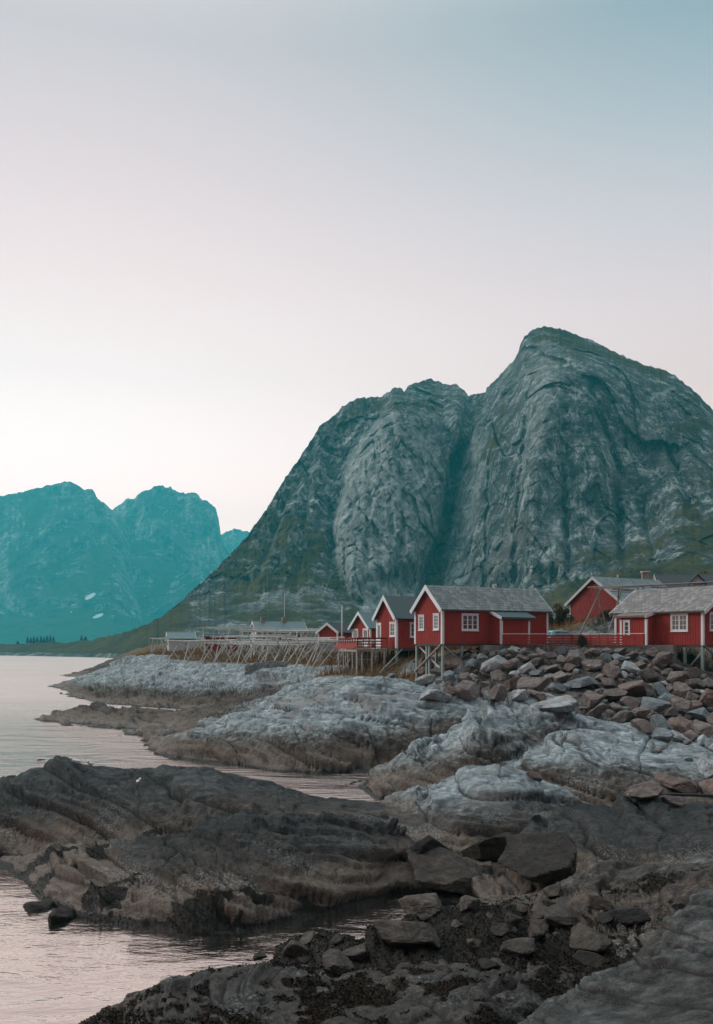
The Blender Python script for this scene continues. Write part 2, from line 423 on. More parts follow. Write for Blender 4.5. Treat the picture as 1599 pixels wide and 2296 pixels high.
# ------------------------------------------------------------------ the rocky shore: one height field through surveyed points
CP = []   # a, lnY, z, light, grass, lichen, brokenness
def cp(X_a, Y, z, l=1., g=0., k=0., b=.5): CP.append((X_a, math.log(Y), z, l, g, k, b))
def pt(u, v, Y, l=1., g=0., k=0., b=.5): cp((u-U0)/F, Y, zv(v, Y), l, g, k, b)
def zp(u, Y, z, l=1., g=0., k=0., b=.5): cp((u-U0)/F, Y, z, l, g, k, b)
def dense(ps, n):
    """n points evenly along a polyline of (u, v, Y); Y None = waterline"""
    ps = [(p[0], p[1], p[2] if len(p) > 2 else KW/(p[1]-V0)) for p in ps]
    q = np.array(ps, float); d = np.concatenate([[0], np.cumsum(np.hypot(*(q[1:, :2]-q[:-1, :2]).T))]); t = np.linspace(0, d[-1], n)
    return np.stack([np.interp(t, d, q[:, i]) for i in range(3)], 1)
def chain(ps, l=1., g=0., k=0., step=45, b=.5):
    L = sum(math.hypot(q[0]-p[0], q[1]-p[1]) for p, q in zip(ps, ps[1:]))
    for u, v, Y in dense(ps, max(2, int(L/step)+1)): pt(u, v, Y, l, g, k, b)
def shorel(ps, l=0., k=0., front=.93, zf=-1.0, step=40):
    L = sum(math.hypot(q[0]-p[0], q[1]-p[1]) for p, q in zip(ps, ps[1:]))
    for u, v, Y in dense(ps, int(L/step)+1): zp(u, Y, .02, l, 0, k); zp(u, Y*front, zf, l, 0, k)
def hump(front, crest, l=(0., 1.), k=(0., 0.), b=.5, p=2., n=5, step=42, back=None, water=False, g=0.):
    """a rock mass: from its foot line to its crest line, steep at the foot and rounding over at the top;
    back = (metres behind the crest, height there)"""
    L = sum(math.hypot(q[0]-r[0], q[1]-r[1]) for r, q in zip(crest, crest[1:])); m = int(L/step)+2
    A, C = dense(front, m), dense(crest, m)
    for f, c in zip(A, C):
        for i in range(n+1):
            s = i/n; Y = f[2]+(c[2]-f[2])*s**p
            pt(f[0]+(c[0]-f[0])*s, f[1]+(c[1]-f[1])*s, Y, l[0]+(l[1]-l[0])*s, g, k[0]+(k[1]-k[0])*s, b)
        if water and abs(zv(f[1], f[2])) < .15: zp(f[0], f[2]*.95, -.9, l[0], 0, 0, b)
        if back:
            zc = zv(c[1], c[2]); zp(c[0], c[2]+back[0]*.35, zc-.25*min(1, max(.1, zc-back[1])), l[1], g, k[1], b); zp(c[0], c[2]+back[0], min(back[1], zc-.3), l[1]*.6, g, k[1], b)

# near grey rock at lower right, weedy dome at the bottom
hump([(1165,2430,8.6),(1450,2520,7.6),(1780,2460,7.8)], [(1168,2300,10.6),(1250,2238,10.8),(1400,2172,11.2),(1470,2118,11.5),(1500,2075,11.8),(1599,1986,12.3),(1790,1880,13.2)], (.18,.30), (.85,.5), .5, 1.4, 5, back=(1.9,.9))
hump([(175,2345,15),(350,2430,13),(600,2430,12.7),(900,2410,12.6),(1090,2350,12.4),(1185,2250,14.4)], [(197,2300,15.9),(300,2242,15.8),(380,2205,15.8),(480,2184,15.9),(600,2172,16),(760,2164,16.2),(900,2160,16.4),(1050,2165,16.4),(1180,2190,15.8)], (.08,.03), (.75,.35), b=.6, p=1.7, n=4)
for u, Y in ((60,17),(150,18),(250,18.6),(350,19),(450,19.5),(540,20.0),(580,21.5)): zp(u, Y, -.45, 0)
for u, Y in ((620,18.4),(760,18.6),(900,18.8),(1050,18.6),(1180,17.6)): zp(u, Y, .35, 0)
for u, Y in ((-150,14),(-100,20),(0,15),(100,14),(-200,25)): zp(u, Y, -1., 0)
# weedy hollow with cobbles
hump([(590,2168,20.2),(700,2172,19.2),(830,2160,19.2),(940,2150,19.2)], [(598,2150,20.9),(650,2120,21),(720,2098,20.9),(830,2102,20.6),(940,2106,20.4)], (.05,.12), b=.9, p=1.5, n=3, back=(1.2,.1))
chain([(900,2058,22.2),(1000,2030,22.6),(1100,2020,22.6),(1180,2022,22.4)], .1)
chain([(1050,2100,20),(1250,2085,19.8),(1380,2085,18.3)], .05)
chain([(1120,2160,18),(1230,2170,16.8)], 0)
hump([(1240,2018,20.8),(1330,2024,19.8),(1450,2012,19.4),(1560,1995,19),(1760,1960,19)], [(1262,1985,22),(1300,1960,22.3),(1370,1933,22.5),(1450,1930,22.5),(1540,1945,22),(1599,1918,22.3),(1770,1900,22.5)], (.05,.3), (0,.3), .6, 1.3, 3, back=(1.8,.5))
# left headland: front hump, back body
hump([(-40,1948),(20,1950),(60,1990),(110,2035),(190,2060),(300,2075),(420,2095),(545,2092),(650,2070),(760,2050),(860,2018),(905,1985),(938,1950,26.4)],
     [(-30,1938,29.6),(60,1926,29),(180,1893,28.3),(300,1880,27.8),(420,1865,27.3),(560,1832,27.3),(680,1822,27.5),(800,1817,28.2),(900,1830,28.5),(927,1868,28),(938,1925,27)], (.04,.22), (0,1.), .75, 1.6, 6, back=(1.3,.6), water=True)
hump([(-110,1962),(0,1946,29.4),(60,1926,30.6),(180,1890,30.2),(300,1877,29.8),(420,1862,29.4),(560,1830,29.6),(680,1820,29.8),(800,1816,30.4),(880,1822,31)],
     [(-120,1800,34),(0,1742,34.5),(60,1722,34.3),(150,1707,34),(210,1714,34),(300,1720,34),(400,1722,34),(487,1716,33.8),(508,1745,33.8),(600,1768,34),(700,1788,34.2),(790,1800,34.2),(848,1803,34.4)], (.08,.34), (.3,1.), .4, 1.5, 6, back=(2.4,-.4))
for u in range(-150, 800, 90): zp(u, 40, -.8, 0)
# middle dome and the dark rock to its right
hump([(852,1806,36.4),(905,1842,32.6),(955,1900,29.4),(1050,1912,29),(1150,1902,29.4),(1200,1872,30.4),(1262,1824,32.6),(1328,1816,33.8)],
     [(853,1800,37),(880,1780,36.8),(960,1757,36),(1040,1719,35.5),(1090,1712,35.3),(1140,1722,35.3),(1200,1745,35.2),(1290,1788,35),(1331,1812,34.6)], (.0,1.05), (.9,-.2), .45, 1.7, 6, back=(2.2,.45))
hump([(1180,1928,27.4),(1290,1932,26.4),(1400,1928,26.4),(1500,1935,26),(1599,1917,26.4),(1790,1905,26.4)], [(1185,1852,30),(1250,1820,31.5),(1350,1800,32),(1450,1796,32.3),(1599,1806,32),(1790,1800,32)], (.08,.26), (.7,1.), .6, 1.6, 5, back=(1.8,.55))
chain([(1000,1945,26.6),(1120,1940,26.6),(1180,1945,26)], .05, 0, .3)
# whale rock
hump([(1160,1730,41.6),(1200,1748,39.8),(1290,1792,37.6),(1340,1804,37.2),(1450,1799,37.2),(1599,1801,37.2),(1790,1800,37.4)],
     [(1162,1716,42.6),(1190,1690,43),(1230,1656,44),(1290,1642,45),(1380,1640,46),(1450,1652,46),(1599,1684,45),(1790,1700,45)], (-.1,1.1), (0,0), .65, 1.8, 6, back=(1.6,2.0))
# pale slab running up from the channel
hump([(782,1766),(815,1787),(852,1799),(900,1780,41.6),(960,1759,41.4),(1040,1721,41.8),(1090,1714,42),(1150,1724,42.8),(1190,1691,44.6),(1230,1657,46.6),(1295,1642,47.6)],
     [(785,1758,46.6),(830,1728,47),(900,1690,48.5),(980,1640,50),(1050,1602,51),(1100,1578,51.6),(1150,1556,52.2),(1210,1550,52.8),(1300,1612,51.6)], (.05,1.), (0,0), 1., 1.6, 6, back=(2.2,1.5), water=True)
# big whaleback left of centre
hump([(316,1682),(370,1696),(450,1709),(560,1721),(640,1733),(720,1738),(790,1732,51.5),(900,1690,52.6),(1010,1628,55)],
     [(318,1678,63.6),(380,1648,63.2),(480,1617,62.6),(560,1585,62.4),(640,1564,62),(720,1545,61.6),(800,1527,62),(900,1524,62.6),(960,1542,63),(1030,1562,61.5)], (-.1,1.1), (0,0), .65, 1.75, 7, back=(4.,1.9), water=True)
chain([(640,1546,76),(700,1532,76),(760,1520,77)], .7, .2)
chain([(1000,1545,67),(1010,1590,60.4)], .85)
# point with the racks
hump([(140,1547),(165,1562),(200,1571),(260,1579),(330,1586),(430,1590,102.5),(520,1582,97),(600,1562,92),(660,1546,89)],
     [(141,1545,150.5),(200,1518,142),(250,1491,140),(290,1474,141),(330,1479,134),(450,1493,117),(560,1496,107),(640,1501,99),(740,1504,90)], (0.,1.), (0,0), .95, 1.5, 6, water=True)
shorel([(112,1618),(160,1626),(250,1631),(300,1640)], 0)
chain([(115,1614,86.4),(160,1598,90),(210,1588,91.5),(300,1588,91.5),(400,1592,89),(470,1588,88)], .12, 0, .4, b=.9)
shorel([(268,1649),(310,1660)], 0)
chain([(290,1636,75.5),(360,1626,75),(440,1616,74.5)], .08, b=.9)
chain([(480,1602,80),(560,1586,80),(640,1562,82)], .4)
# racks' terrace, grass
chain([(300,1475,160),(400,1480,130),(480,1484,120),(560,1486,113),(640,1488,108),(720,1492,99),(790,1498,92),(860,1503,85)], .6, .75)
chain([(345,1460,178),(450,1460,160),(560,1462,145),(680,1462,132),(800,1466,115),(870,1470,100)], .3, .9)
chain([(330,1452,215),(500,1450,205),(700,1450,190),(900,1450,170)], .2, .9)
chain([(270,1490,175),(310,1470,205),(300,1462,235)], .4, .2)
for u, Y in ((200,180),(230,205),(240,240),(230,280),(100,150),(50,130),(0,110),(-100,90),(-200,140),(-200,240),(0,200),(150,260),(40,260)): zp(u, Y, -1.4, 0)
for u, Y in ((-150,52),(0,56),(100,62),(180,68),(-150,70),(60,74),(-50,85),(200,55),(280,56),(400,50),(560,47.5),(700,46)): zp(u, Y, -1.2, 0)
# bank under the cabins and the riprap
chain([(700,1517,82),(780,1517,80),(860,1514,79),(930,1518,76)], .55, .55)
chain([(880,1532,72),(930,1526,71.5)], .6, .6)
chain([(940,1500,77),(1000,1492,76),(1050,1490,74)], .4, .2)
chain([(1040,1458,72),(1150,1451,69),(1300,1452,69),(1440,1453,67.4),(1490,1458,67),(1520,1486,68),(1580,1520,68),(1700,1530,67)], .15, .40)
chain([(1060,1510,67),(1200,1508,65),(1400,1522,62),(1550,1568,60.2),(1700,1580,59)], .04)
chain([(1040,1560,62),(1150,1556,60),(1250,1580,57.5),(1350,1600,55.6),(1450,1620,54),(1599,1650,52),(1760,1680,51)], .3)
chain([(1320,1614,52.4),(1390,1628,50.6),(1450,1648,49),(1599,1684,47)], .9)
for u, z in ((880,6.0),(1000,6.0),(1150,6.4),(1300,6.35),(1450,6.4),(1600,6.5),(1800,6.5)):
    zp(u, 78, z, .3, .5); zp(u, 84, z, .3, .6)
for u, z in ((850,6.2),(1000,6.8),(1150,7.2),(1250,7.4),(1330,8.2),(1450,8.4),(1600,8.5),(1800,8.5)):
    zp(u, 105, z, .3, .9); zp(u, 140, z+.6, .3, 1.); zp(u, 220, z+2, .3, 1.)
chain([(1290,1424,87.5),(1340,1424,87),(1400,1424,87)], .4, 0)
chain([(1285,1412,90),(1305,1400,90.5),(1325,1392,91),(1365,1384,92),(1400,1384,92),(1440,1391,92),(1500,1402,92)], .22, .45)
chain([(1300,1403,97),(1360,1394,98),(1420,1392,98)], .5, .6)
# beyond the frame
for u, Y, z in ((1950,20,2.5),(1950,30,2.2),(1950,45,2.6),(1950,60,4),(1950,75,6.4),(2000,12,3.),(-250,32,.2),(-250,38,.6),(-250,45,-1),(-250,60,-1.3)): zp(u, Y, z, .4)
for u, Y, z in ((2450,9,3.2),(2450,14,3.4),(2450,22,2.4),(2450,32,2.6),(2450,45,3),(2450,60,4.5),(2450,75,6.5),(2450,110,8.5),(2450,220,11),(-900,12,-1.2),(-900,20,-1.2),(-900,30,-1),(-700,36,.3),(-900,45,-1.2),(-900,80,-1.4),(-900,200,-1.4)): zp(u, Y, z, .3)
for u in (0, 400, 800, 1200, 1600): zp(u, 6.5, (-1.2, .2, 1.2, 2.2, 2.6)[u//400], .4)

CP = np.array(CP, np.float64)
# drop near duplicates
keep = []
for i in range(len(CP)):
    if all((CP[i, 0]-CP[j, 0])**2+(CP[i, 1]-CP[j, 1])**2 > .0045**2 for j in keep): keep.append(i)
CP = CP[keep]
def rbf(c2=.012**2):
    d2 = (CP[:, None, 0]-CP[None, :, 0])**2+(CP[:, None, 1]-CP[None, :, 1])**2
    A = -np.sqrt(d2+c2)+np.eye(len(CP))*.0012
    n = len(CP); B = np.zeros((n+1, n+1)); B[:n, :n] = A; B[:n, n] = B[n, :n] = 1
    rhs = np.zeros((n+1, 5)); rhs[:n] = CP[:, 2:7]
    return np.linalg.solve(B, rhs), c2
Wr, c2r = rbf()

QUAL = 1.0
NR = int(1250*QUAL)
A_ = np.concatenate([np.linspace(-.85, -.43, int(70*QUAL))[:-1], np.linspace(-.43, .43, int(810*QUAL)), np.linspace(.43, .85, int(70*QUAL))[1:]]); NC = len(A_)
LY = np.linspace(math.log(6.2), math.log(270), NR)
def eval_macro():
    nc, nr = NC//3, NR//3
    a = np.interp(np.linspace(0, NC-1, nc), np.arange(NC), A_); l = np.linspace(LY[0], LY[-1], nr)
    out = np.zeros((nr, nc, 5))
    for i in range(0, nr, 16):
        aa, ll = np.meshgrid(a, l[i:i+16]); q = np.stack([aa.ravel(), ll.ravel()], 1)
        d2 = (q[:, None, 0]-CP[None, :, 0])**2+(q[:, None, 1]-CP[None, :, 1])**2
        out[i:i+16] = (-np.sqrt(d2+c2r) @ Wr[:-1]+Wr[-1]).reshape(aa.shape+(5,))
    def up(g):
        fi = np.linspace(0, nr-1, NR); fj = np.linspace(0, nc-1, NC)
        i0 = np.minimum(fi.astype(int), nr-2); j0 = np.minimum(fj.astype(int), nc-2)
        ti = (fi-i0)[:, None]; tj = (fj-j0)[None, :]
        return (g[i0][:, j0]*(1-ti)*(1-tj)+g[i0+1][:, j0]*ti*(1-tj)+g[i0][:, j0+1]*(1-ti)*tj+g[i0+1][:, j0+1]*ti*tj)
    return [blur(blur(up(out[..., k]), 1, 0), 1, 1) for k in range(5)]
Zm, Lm, Gm, Km, Bm = eval_macro()
Yg = np.exp(LY)[:, None]*np.ones((1, NC)); Xg = A_[None, :]*Yg
P0 = np.stack([Xg, Yg, Zm], -1).astype(np.float32)

def detail(P, B, Lt):
    X, Y, Z = P[..., 0], P[..., 1], P[..., 2]
    w1 = noise(X*.45, Y*.45, Z*.45); w2 = noise(X*.45+40, Y*.45, Z*.45); w3 = noise(X*1.6, Y*1.6+9, Z*1.6)
    far = np.clip(Y/40., .36, 1.4)
    big = .16*far*fbm(X*.26/far, Y*.34/far, Z*.5, 3)
    # foliation planes (q) with long continuity; blocks are drawn out along them
    m1 = sstep(-.35, .25, noise(X*.13, Y*.13, 3.3+0*X)); m2 = sstep(-.3, .25, w1+.3*noise(X*.2+50, Y*.2, Z*.2)); m3 = sstep(-.2, .3, w2+.2*w3)
    B2 = np.clip(B+.35*w1, 0, 1.2)
    wl = noise(X*.10, Y*.10, Z*.14+4)
    q = X*.22+Y*.26+Z*.95+.75*wl+.16*w1+.04*w3
    s_ = X*.90-Y*.36-Z*.10+.5*w2
    h1, k1 = facets(s_*.24/far+.12*w3, q/.95/far, .11*far, .46*far, .03)
    h2, k2 = facets(s_*.60/far+7+.12*w3, q/.42/far+3, .085*far, .34*far, .028)
    h3, k3 = facets(s_*1.7/far+5+.2*w3, q/.17/far+.2*w2, .038*far, .16*far, .03)
    df = sstep(45, 70, Y)*sstep(.3, .8, Lt)
    h2 = h2*(1-.45*df); h3 = h3*(1-.75*df)
    blk = h1*(.3+.7*B2)+h2*(.15+.85*m2)*B2*1.15+h3*(.15+.85*m3)*B2-.07*far*k1*(.3+.7*m1)*B2-.04*far*k2*m2*B2
    def saw(t, w=.86): f = t-np.floor(t); return np.where(f < w, f/w, (1-f)/(1-w))
    def line(t, w): f = np.abs(t-np.round(t)); return np.exp(-(f/w)**2)
    ma = sstep(-.35, .1, noise(X*.22+9, Y*.22, Z*.3)); mb_ = sstep(-.1, .3, noise(X*.5+31, Y*.3, Z*.5))
    nr = (.35+.65*sstep(13, 22, Y))*(1-.6*sstep(.45, .9, Lt)*sstep(30, 34, Y))
    led = -(nr*(.30-.11*sstep(32, 42, Y))*far*(saw(q/1.05/far)-.5)*(.25+.75*ma)+.12*far*(saw(q/.38/far+.3)-.5)*(.25+.75*mb_)+.026*far*(saw(q/.13/far)-.5)*m3)
    l1 = line(q/1.05/far+.13, .030)*(.25+.75*ma); l2 = line(q/.38/far+.43, .045)*mb_
    # long steep joints across the foliation
    q2 = X*.80+Y*.50+Z*.25+.9*wl+.22*w2
    j1 = line(q2/2.3/far, .011)*sstep(-.15, .1, noise(X*.25+70, Y*.25, Z*.25)); j2 = line((X*.55-Y*.75+.5*w1)/1.6/far, .011)*sstep(.1, .3, noise(X*.35+90, Y*.35, Z*.35))
    stp = .12*far*(saw(q2/2.3/far, .94)-.5)*B2
    e1 = noise(X*.40+.2*w3, Y*.6, Z*.7+5); c1 = np.exp(-(e1/.013)**2)
    jn = .45+.55*sstep(30, 50, Y)
    cr = -.09*far*j1*jn-.06*far*j2*jn-.06*far*c1-.09*far*l1-.045*far*l2+stp*jn
    ck = np.maximum.reduce([.8*k1*B2, .6*k2*m2*B2*(1-.5*df), .35*k3*m3*B2*(1-.9*df), 1.*l1, .8*l2*(1-.4*df), j1*(.4+.6*jn), .9*j2*(.4+.6*jn), .7*c1])
    fine = .022*fbm(X*1.2, Y*1.2, Z*1.4, 3)+.018*ridged(X*4.2, Y*4.2, Z*5, 2)+.010*noise(X*13, Y*13, Z*13)
    return big, blk+led+cr+fine, ck

N0 = grid_normals(P0); N0[N0[..., 2] < 0] *= -1
big, det, ck = detail(P0, np.clip(Bm, .1, 1.1), Lm)
rockm = 1-.72*sstep(.3, .6, Gm)
sub = sstep(-.7, -.1, Zm)                              # calm below water
near = sstep(9, 13, Yg)*.5+.5
P1 = P0+N0*((det*rockm*(.3+.7*sub)*near)[..., None]).astype(np.float32)
P1[..., 2] += big*rockm*.8*sub*np.clip(Yg/25, .45, 1)
# keep water open where surveyed as water
P1[..., 2] = np.where(Zm < -.25, np.minimum(P1[..., 2], -.05), P1[..., 2])
X1, Y1, Z1 = P1[..., 0], P1[..., 1], P1[..., 2]
nz = noise(X1*.5, Y1*.5, Z1*.5); nz2 = noise(X1*1.9, Y1*1.9, Z1*1.9)
Zt = Z1+.30*nz+.16*nz2
N1 = grid_normals(P1); N1[N1[..., 2] < 0] *= -1
light = np.clip(.55*np.clip(Lm, 0, 1.1)+.50*sstep(.9, 2.4, Zt)*np.clip(Lm*1.4, 0, 1), 0, 1.1)*sstep(.25, 1.1, Zt)
grass = np.clip(Gm, 0, 1)
lichen = np.clip(Km, 0, 1)*sstep(.75, 1.25, Zt)
barn = sstep(.55, .85, Zt)*(1-sstep(1.25, 1.6, Zt))*sstep(.0, .35, noise(X1*.7+3, Y1*.7, Z1*.9))*(Y1 < 42)
weed = np.where(Y1 < 30, sstep(1.0, .55, Z1+.55*nz+.45*nz2-.30*sstep(21, 19, Y1)+.5*sstep(700, 350, U0+F*Xg/Yg)*(Y1 < 18)), sstep(.30, .05, Z1)*.7)
weed = np.where((Y1 > 22.8) & (Y1 < 30), weed*sstep(.0, .35, noise(X1*.8, Y1*.8, 7+Z1))*.9+.9*sstep(.22, .08, Z1), weed)
wn = .55*nz+.45*nz2+.35*noise(X1*4.5, Y1*4.5, Z1*4.5)
weed = np.maximum(weed, sstep(.30, .10, Lm)*sstep(23.5, 21.5, Y1)*sstep(-.12, .22, wn+.02-.5*sstep(.3, .9, N1[..., 0]*-1)))
wet = sstep(.9, .1, Z1)
shore_me = np_mesh('shore_rock', P1.reshape(-1, 3), grid_faces(NR, NC),
                   dict(light=light, grass=grass, lichen=lichen, barn=barn, weed=weed, wet=wet, crk=ck*rockm, tan=sstep(1.55, .75, Zt)*sstep(.04, .22, Zt)*np.where(Y1 < 22, .25, 1.)*(1-.75*lichen)))
tag(obj('shore_rock', shore_me, None, M['rock']), kind='structure')
Zf = P1[..., 2]
import bisect
AL = [float(x) for x in A_]
def hz(X, Y):
    """height of the finished shore at world X, Y"""
    k = X/Y; j = min(max(bisect.bisect_right(AL, k)-1, 0), NC-2); fa = j+(k-AL[j])/(AL[j+1]-AL[j]); fl = (math.log(Y)-LY[0])/(LY[1]-LY[0])
    i = int(min(max(fl, 0), NR-2)); tj = fa-j; ti = fl-i
    return float(Zf[i, j]*(1-ti)*(1-tj)+Zf[i+1, j]*ti*(1-tj)+Zf[i, j+1]*(1-ti)*tj+Zf[i+1, j+1]*ti*tj)
def hits(u, v, y0=8., y1=260.):
    """where the sight line of a sheet pixel meets the finished shore"""
    Y = y0
    while Y < y1:
        if hz(ux(u, Y), Y) > zv(v, Y): return Y
        Y *= 1.004
    return y1
# ------------------------------------------------------------------ mountains
def poly(x, ps): 
    ps = sorted(ps); return np.interp(x, [p[0] for p in ps], [p[1] for p in ps])
def mountain(name, ridge, cols, us, ns, disp, mat, extra=None, attrs=None, nback=14, back=420, rough=2.2, rs=26.):
    """rock face: columns of (v, Y) stations from the foot to the ridge, displaced by ribs and joints, with a back slope"""
    us = np.asarray(us, float); s = np.linspace(0, 1, ns)
    vr = poly(us, ridge)+rough*fbm(us/rs, 0*us+3.3, 0*us+1.1, 4, .6)
    cu = np.array([c[0] for c in cols], float)
    tabV = np.array([[np.interp(t, np.linspace(0, 1, len(c[1])), [p[0] for p in c[1]]) for t in np.linspace(0, 1, 25)] for c in cols])
    # per column: Y as a function of the fraction of height
    tabY = []
    for u, st in cols:
        vs = np.array([p[0] for p in st], float); ys = np.array([p[1] for p in st], float)
        fr = (vs[0]-vs)/(vs[0]-vs[-1]); tabY.append(np.interp(s, fr, ys))
    tabY = np.array(tabY); vf = np.interp(us, cu, [c[1][0][0] for c in cols])
    Y = np.stack([np.interp(us, cu, tabY[:, k]) for k in range(ns)], 0)
    k = max(1, len(us)//60); Y = blur(Y, k, 1); Y = blur(Y, max(1, ns//60), 0)
    V = vf[None]+(vr-vf)[None]*s[:, None]; U = np.broadcast_to(us[None], V.shape)
    if extra is not None: Y = Y+extra(U, V)
    X = (U-U0)/F*Y; Z = H-(V-V0)*Y/F
    P = np.stack([X, Y, Z], -1)
    N = grid_normals(P); N[N[..., 1] > 0] *= -1
    D, nrm = disp(P, U, V)
    fade = np.clip((1-s)/.04, .3, 1)[:, None]*np.clip(s/.01, 0, 1)[:, None]
    ray = P-np.array([0, 0, H]); ray /= np.linalg.norm(ray, axis=-1, keepdims=True)
    P = P-ray*(D*fade)[..., None]
    # back slope
    top = P[-1]; B = []
    for i in range(1, nback+1):
        t = i/nback; q = top.copy(); q[:, 1] += back*t; q[:, 0] *= (1+.25*back*t/top[:, 1])
        q[:, 2] = top[:, 2]*(1-t**1.3)-8*t; q[:, 2] += .04*top[:, 2]*fbm(q[:, 0]*.02, q[:, 1]*.02, q[:, 2]*0, 3)*(t < .99)
        B.append(q)
    Pall = np.concatenate([P, np.stack(B)], 0)
    Nf = grid_normals(P); Nf[Nf[..., 2] < 0] *= -1
    at_ = attrs(P, Nf, U, V)
    at_ = {k: np.concatenate([v, np.repeat(v[-1:], nback, 0)], 0) for k, v in at_.items()}
    me = np_mesh(name, Pall.reshape(-1, 3), grid_faces(ns+nback, len(us)), at_)
    return tag(obj(name, me, None, mat), kind='structure')

def between(U, V, L, Rr, soft=10.):
    """1 between two border lines given as (v, u)"""
    l = poly(V, L); r = poly(V, Rr); j = 16*noise(V/46., U*0+L[0][1]*.37, U*0)+6*noise(V/13., U*0+L[0][1]*.37, U*0+4); l = l+j; r = r+16*noise(V/52., U*0+Rr[0][1]*.51, U*0+2)
    return sstep(-soft, soft, U-l)*sstep(-soft, soft, r-U)
def blob(U, V, u, v, a, b, rot=0):
    c, s = math.cos(R(rot)), math.sin(R(rot)); x = (U-u)*c+(V-v)*s; y = -(U-u)*s+(V-v)*c
    return np.exp(-(x/a)**2-(y/b)**2)

RIDGE = [(-400,1452),(-250,1449),(-100,1448),(0,1446),(60,1445),(110,1441),(150,1441),(200,1436),(230,1430),(260,1423),(295,1413),(330,1399),(355,1386),(380,1371),(405,1348),(430,1326),(460,1298),(490,1270),(525,1232),(555,1202),(585,1160),(612,1118),(640,1071),(665,1036),(690,1000),(715,957),(740,938),
         (755,925),(768,911),(800,893),(850,890),(868,882),(885,867),(897,870),(907,876),(915,866),(930,857),(950,853),(965,850),(985,858),(1000,863),(1022,861),(1035,868),(1050,886),(1060,882),(1075,884),(1089,881),(1092,868),(1105,857),(1125,836),(1150,810),(1162,790),(1166,772),(1175,757),(1188,744),(1202,735),(1216,732),(1240,735),(1270,742),(1330,764),(1390,795),(1410,803),(1440,815),(1490,829),(1512,842),(1530,856),(1560,878),(1580,898),(1600,922),(1660,985),(1760,1060),(1900,1150),(2100,1230)]
COLS = [(-400,[(1467,850),(1452,900)]),(-250,[(1467.5,829),(1449,900)]),(60,[(1470,725),(1460,745),(1445,810)]),(250,[(1477,537),(1462,560),(1428,640)]),(330,[(1480,484),(1452,510),(1399,580)]),
        (430,[(1481,468),(1450,490),(1400,560),(1326,650)]),(560,[(1481,468),(1450,490),(1400,560),(1300,690),(1195,790)]),
        (665,[(1481,468),(1450,490),(1380,580),(1250,720),(1036,880)]),(770,[(1481,468),(1450,500),(1370,600),(1250,760),(1100,840),(911,940)]),
        (885,[(1481,468),(1450,500),(1380,640),(1300,740),(1100,790),(950,840),(867,930)]),(1000,[(1481,460),(1450,490),(1370,650),(1280,770),(1100,850),(950,930),(863,1000)]),
        (1060,[(1478,450),(1450,470),(1370,620),(1280,700),(1100,750),(950,810),(882,900)]),(1165,[(1476,430),(1450,440),(1380,560),(1300,660),(1100,710),(900,770),(772,860)]),
        (1300,[(1470,380),(1450,385),(1380,520),(1300,630),(1150,690),(900,740),(790,790),(753,880)]),(1450,[(1466,350),(1450,355),(1350,480),(1250,610),(1150,680),(950,745),(850,800),(817,880)]),
        (1599,[(1464,330),(1450,335),(1330,450),(1200,590),(1100,665),(960,740),(920,820)]),(1800,[(1464,320),(1300,450),(1200,570),(1090,720)]),(2100,[(1464,320),(1300,450),(1230,560)])]
TL = [(860,880),(890,868),(960,832),(1020,792),(1090,762),(1180,746),(1250,750),(1300,772),(1345,800),(1400,830)]
TR = [(850,1052),(890,1046),(970,1036),(1100,1000),(1200,985),(1280,955),(1345,935),(1400,930)]
FL = [(730,1190),(770,1166),(880,1092),(1000,1050),(1100,1032),(1200,1006),(1300,992),(1400,990)]
FR = [(730,1700),(1400,1800)]
def main_extra(U, V):
    t = between(U, V, TL, TR, 9); l = poly(V, TL); r = poly(V, TR); x = np.clip((U-(l+r)/2)/((r-l)/2+1e-6), -1, 1)
    dome = np.sqrt(np.clip(1-np.abs(x)**3.4, 0, 1))
    dn = sstep(1390, 1250, V)*sstep(850, 930, V)
    e = -62*t*dome*dn-14*t*dn
    f = between(U, V, FL, FR, 9); d = (U-poly(V, FL))
    e += -58*f*(.06+.94*np.clip(d/150, 0, 1)**.7*np.exp(-np.clip(d-260, 0, 900)/500))*sstep(1390, 1260, V)*sstep(735, 850, V)
    # narrow chimneys and slabs on the right face
    for (u0, v0, u1, v1, w, dep) in ((1262,1060,1275,1270,6,9),(1385,1110,1400,1270,7,10),(1440,1130,1470,1260,6,6),(1180,930,1150,1290,6,8),(1098,1030,1085,1340,5,9),(1500,1010,1545,1130,7,10),(1330,880,1395,1070,7,9),(880,960,905,1120,7,10),(830,1100,815,1330,6,9),(905,1180,880,1330,7,10),(700,1010,660,1330,9,12),(640,1130,560,1330,9,10)):
        tt = np.clip((V-v0)/(v1-v0), 0, 1); uc = u0+(u1-u0)*tt+6*noise(V/28., 0*V+u0, 0*V)
        e += dep*np.exp(-((U-uc)/w)**2)*sstep(v0-40, v0+20, V)*sstep(v1+40, v1-20, V)
    e -= 14*blob(U, V, 1320, 1090, 75, 130, 12)+12*blob(U, V, 1215, 1010, 30, 180, 6)+10*blob(U, V, 1500, 1120, 55, 90, -15)
    return e
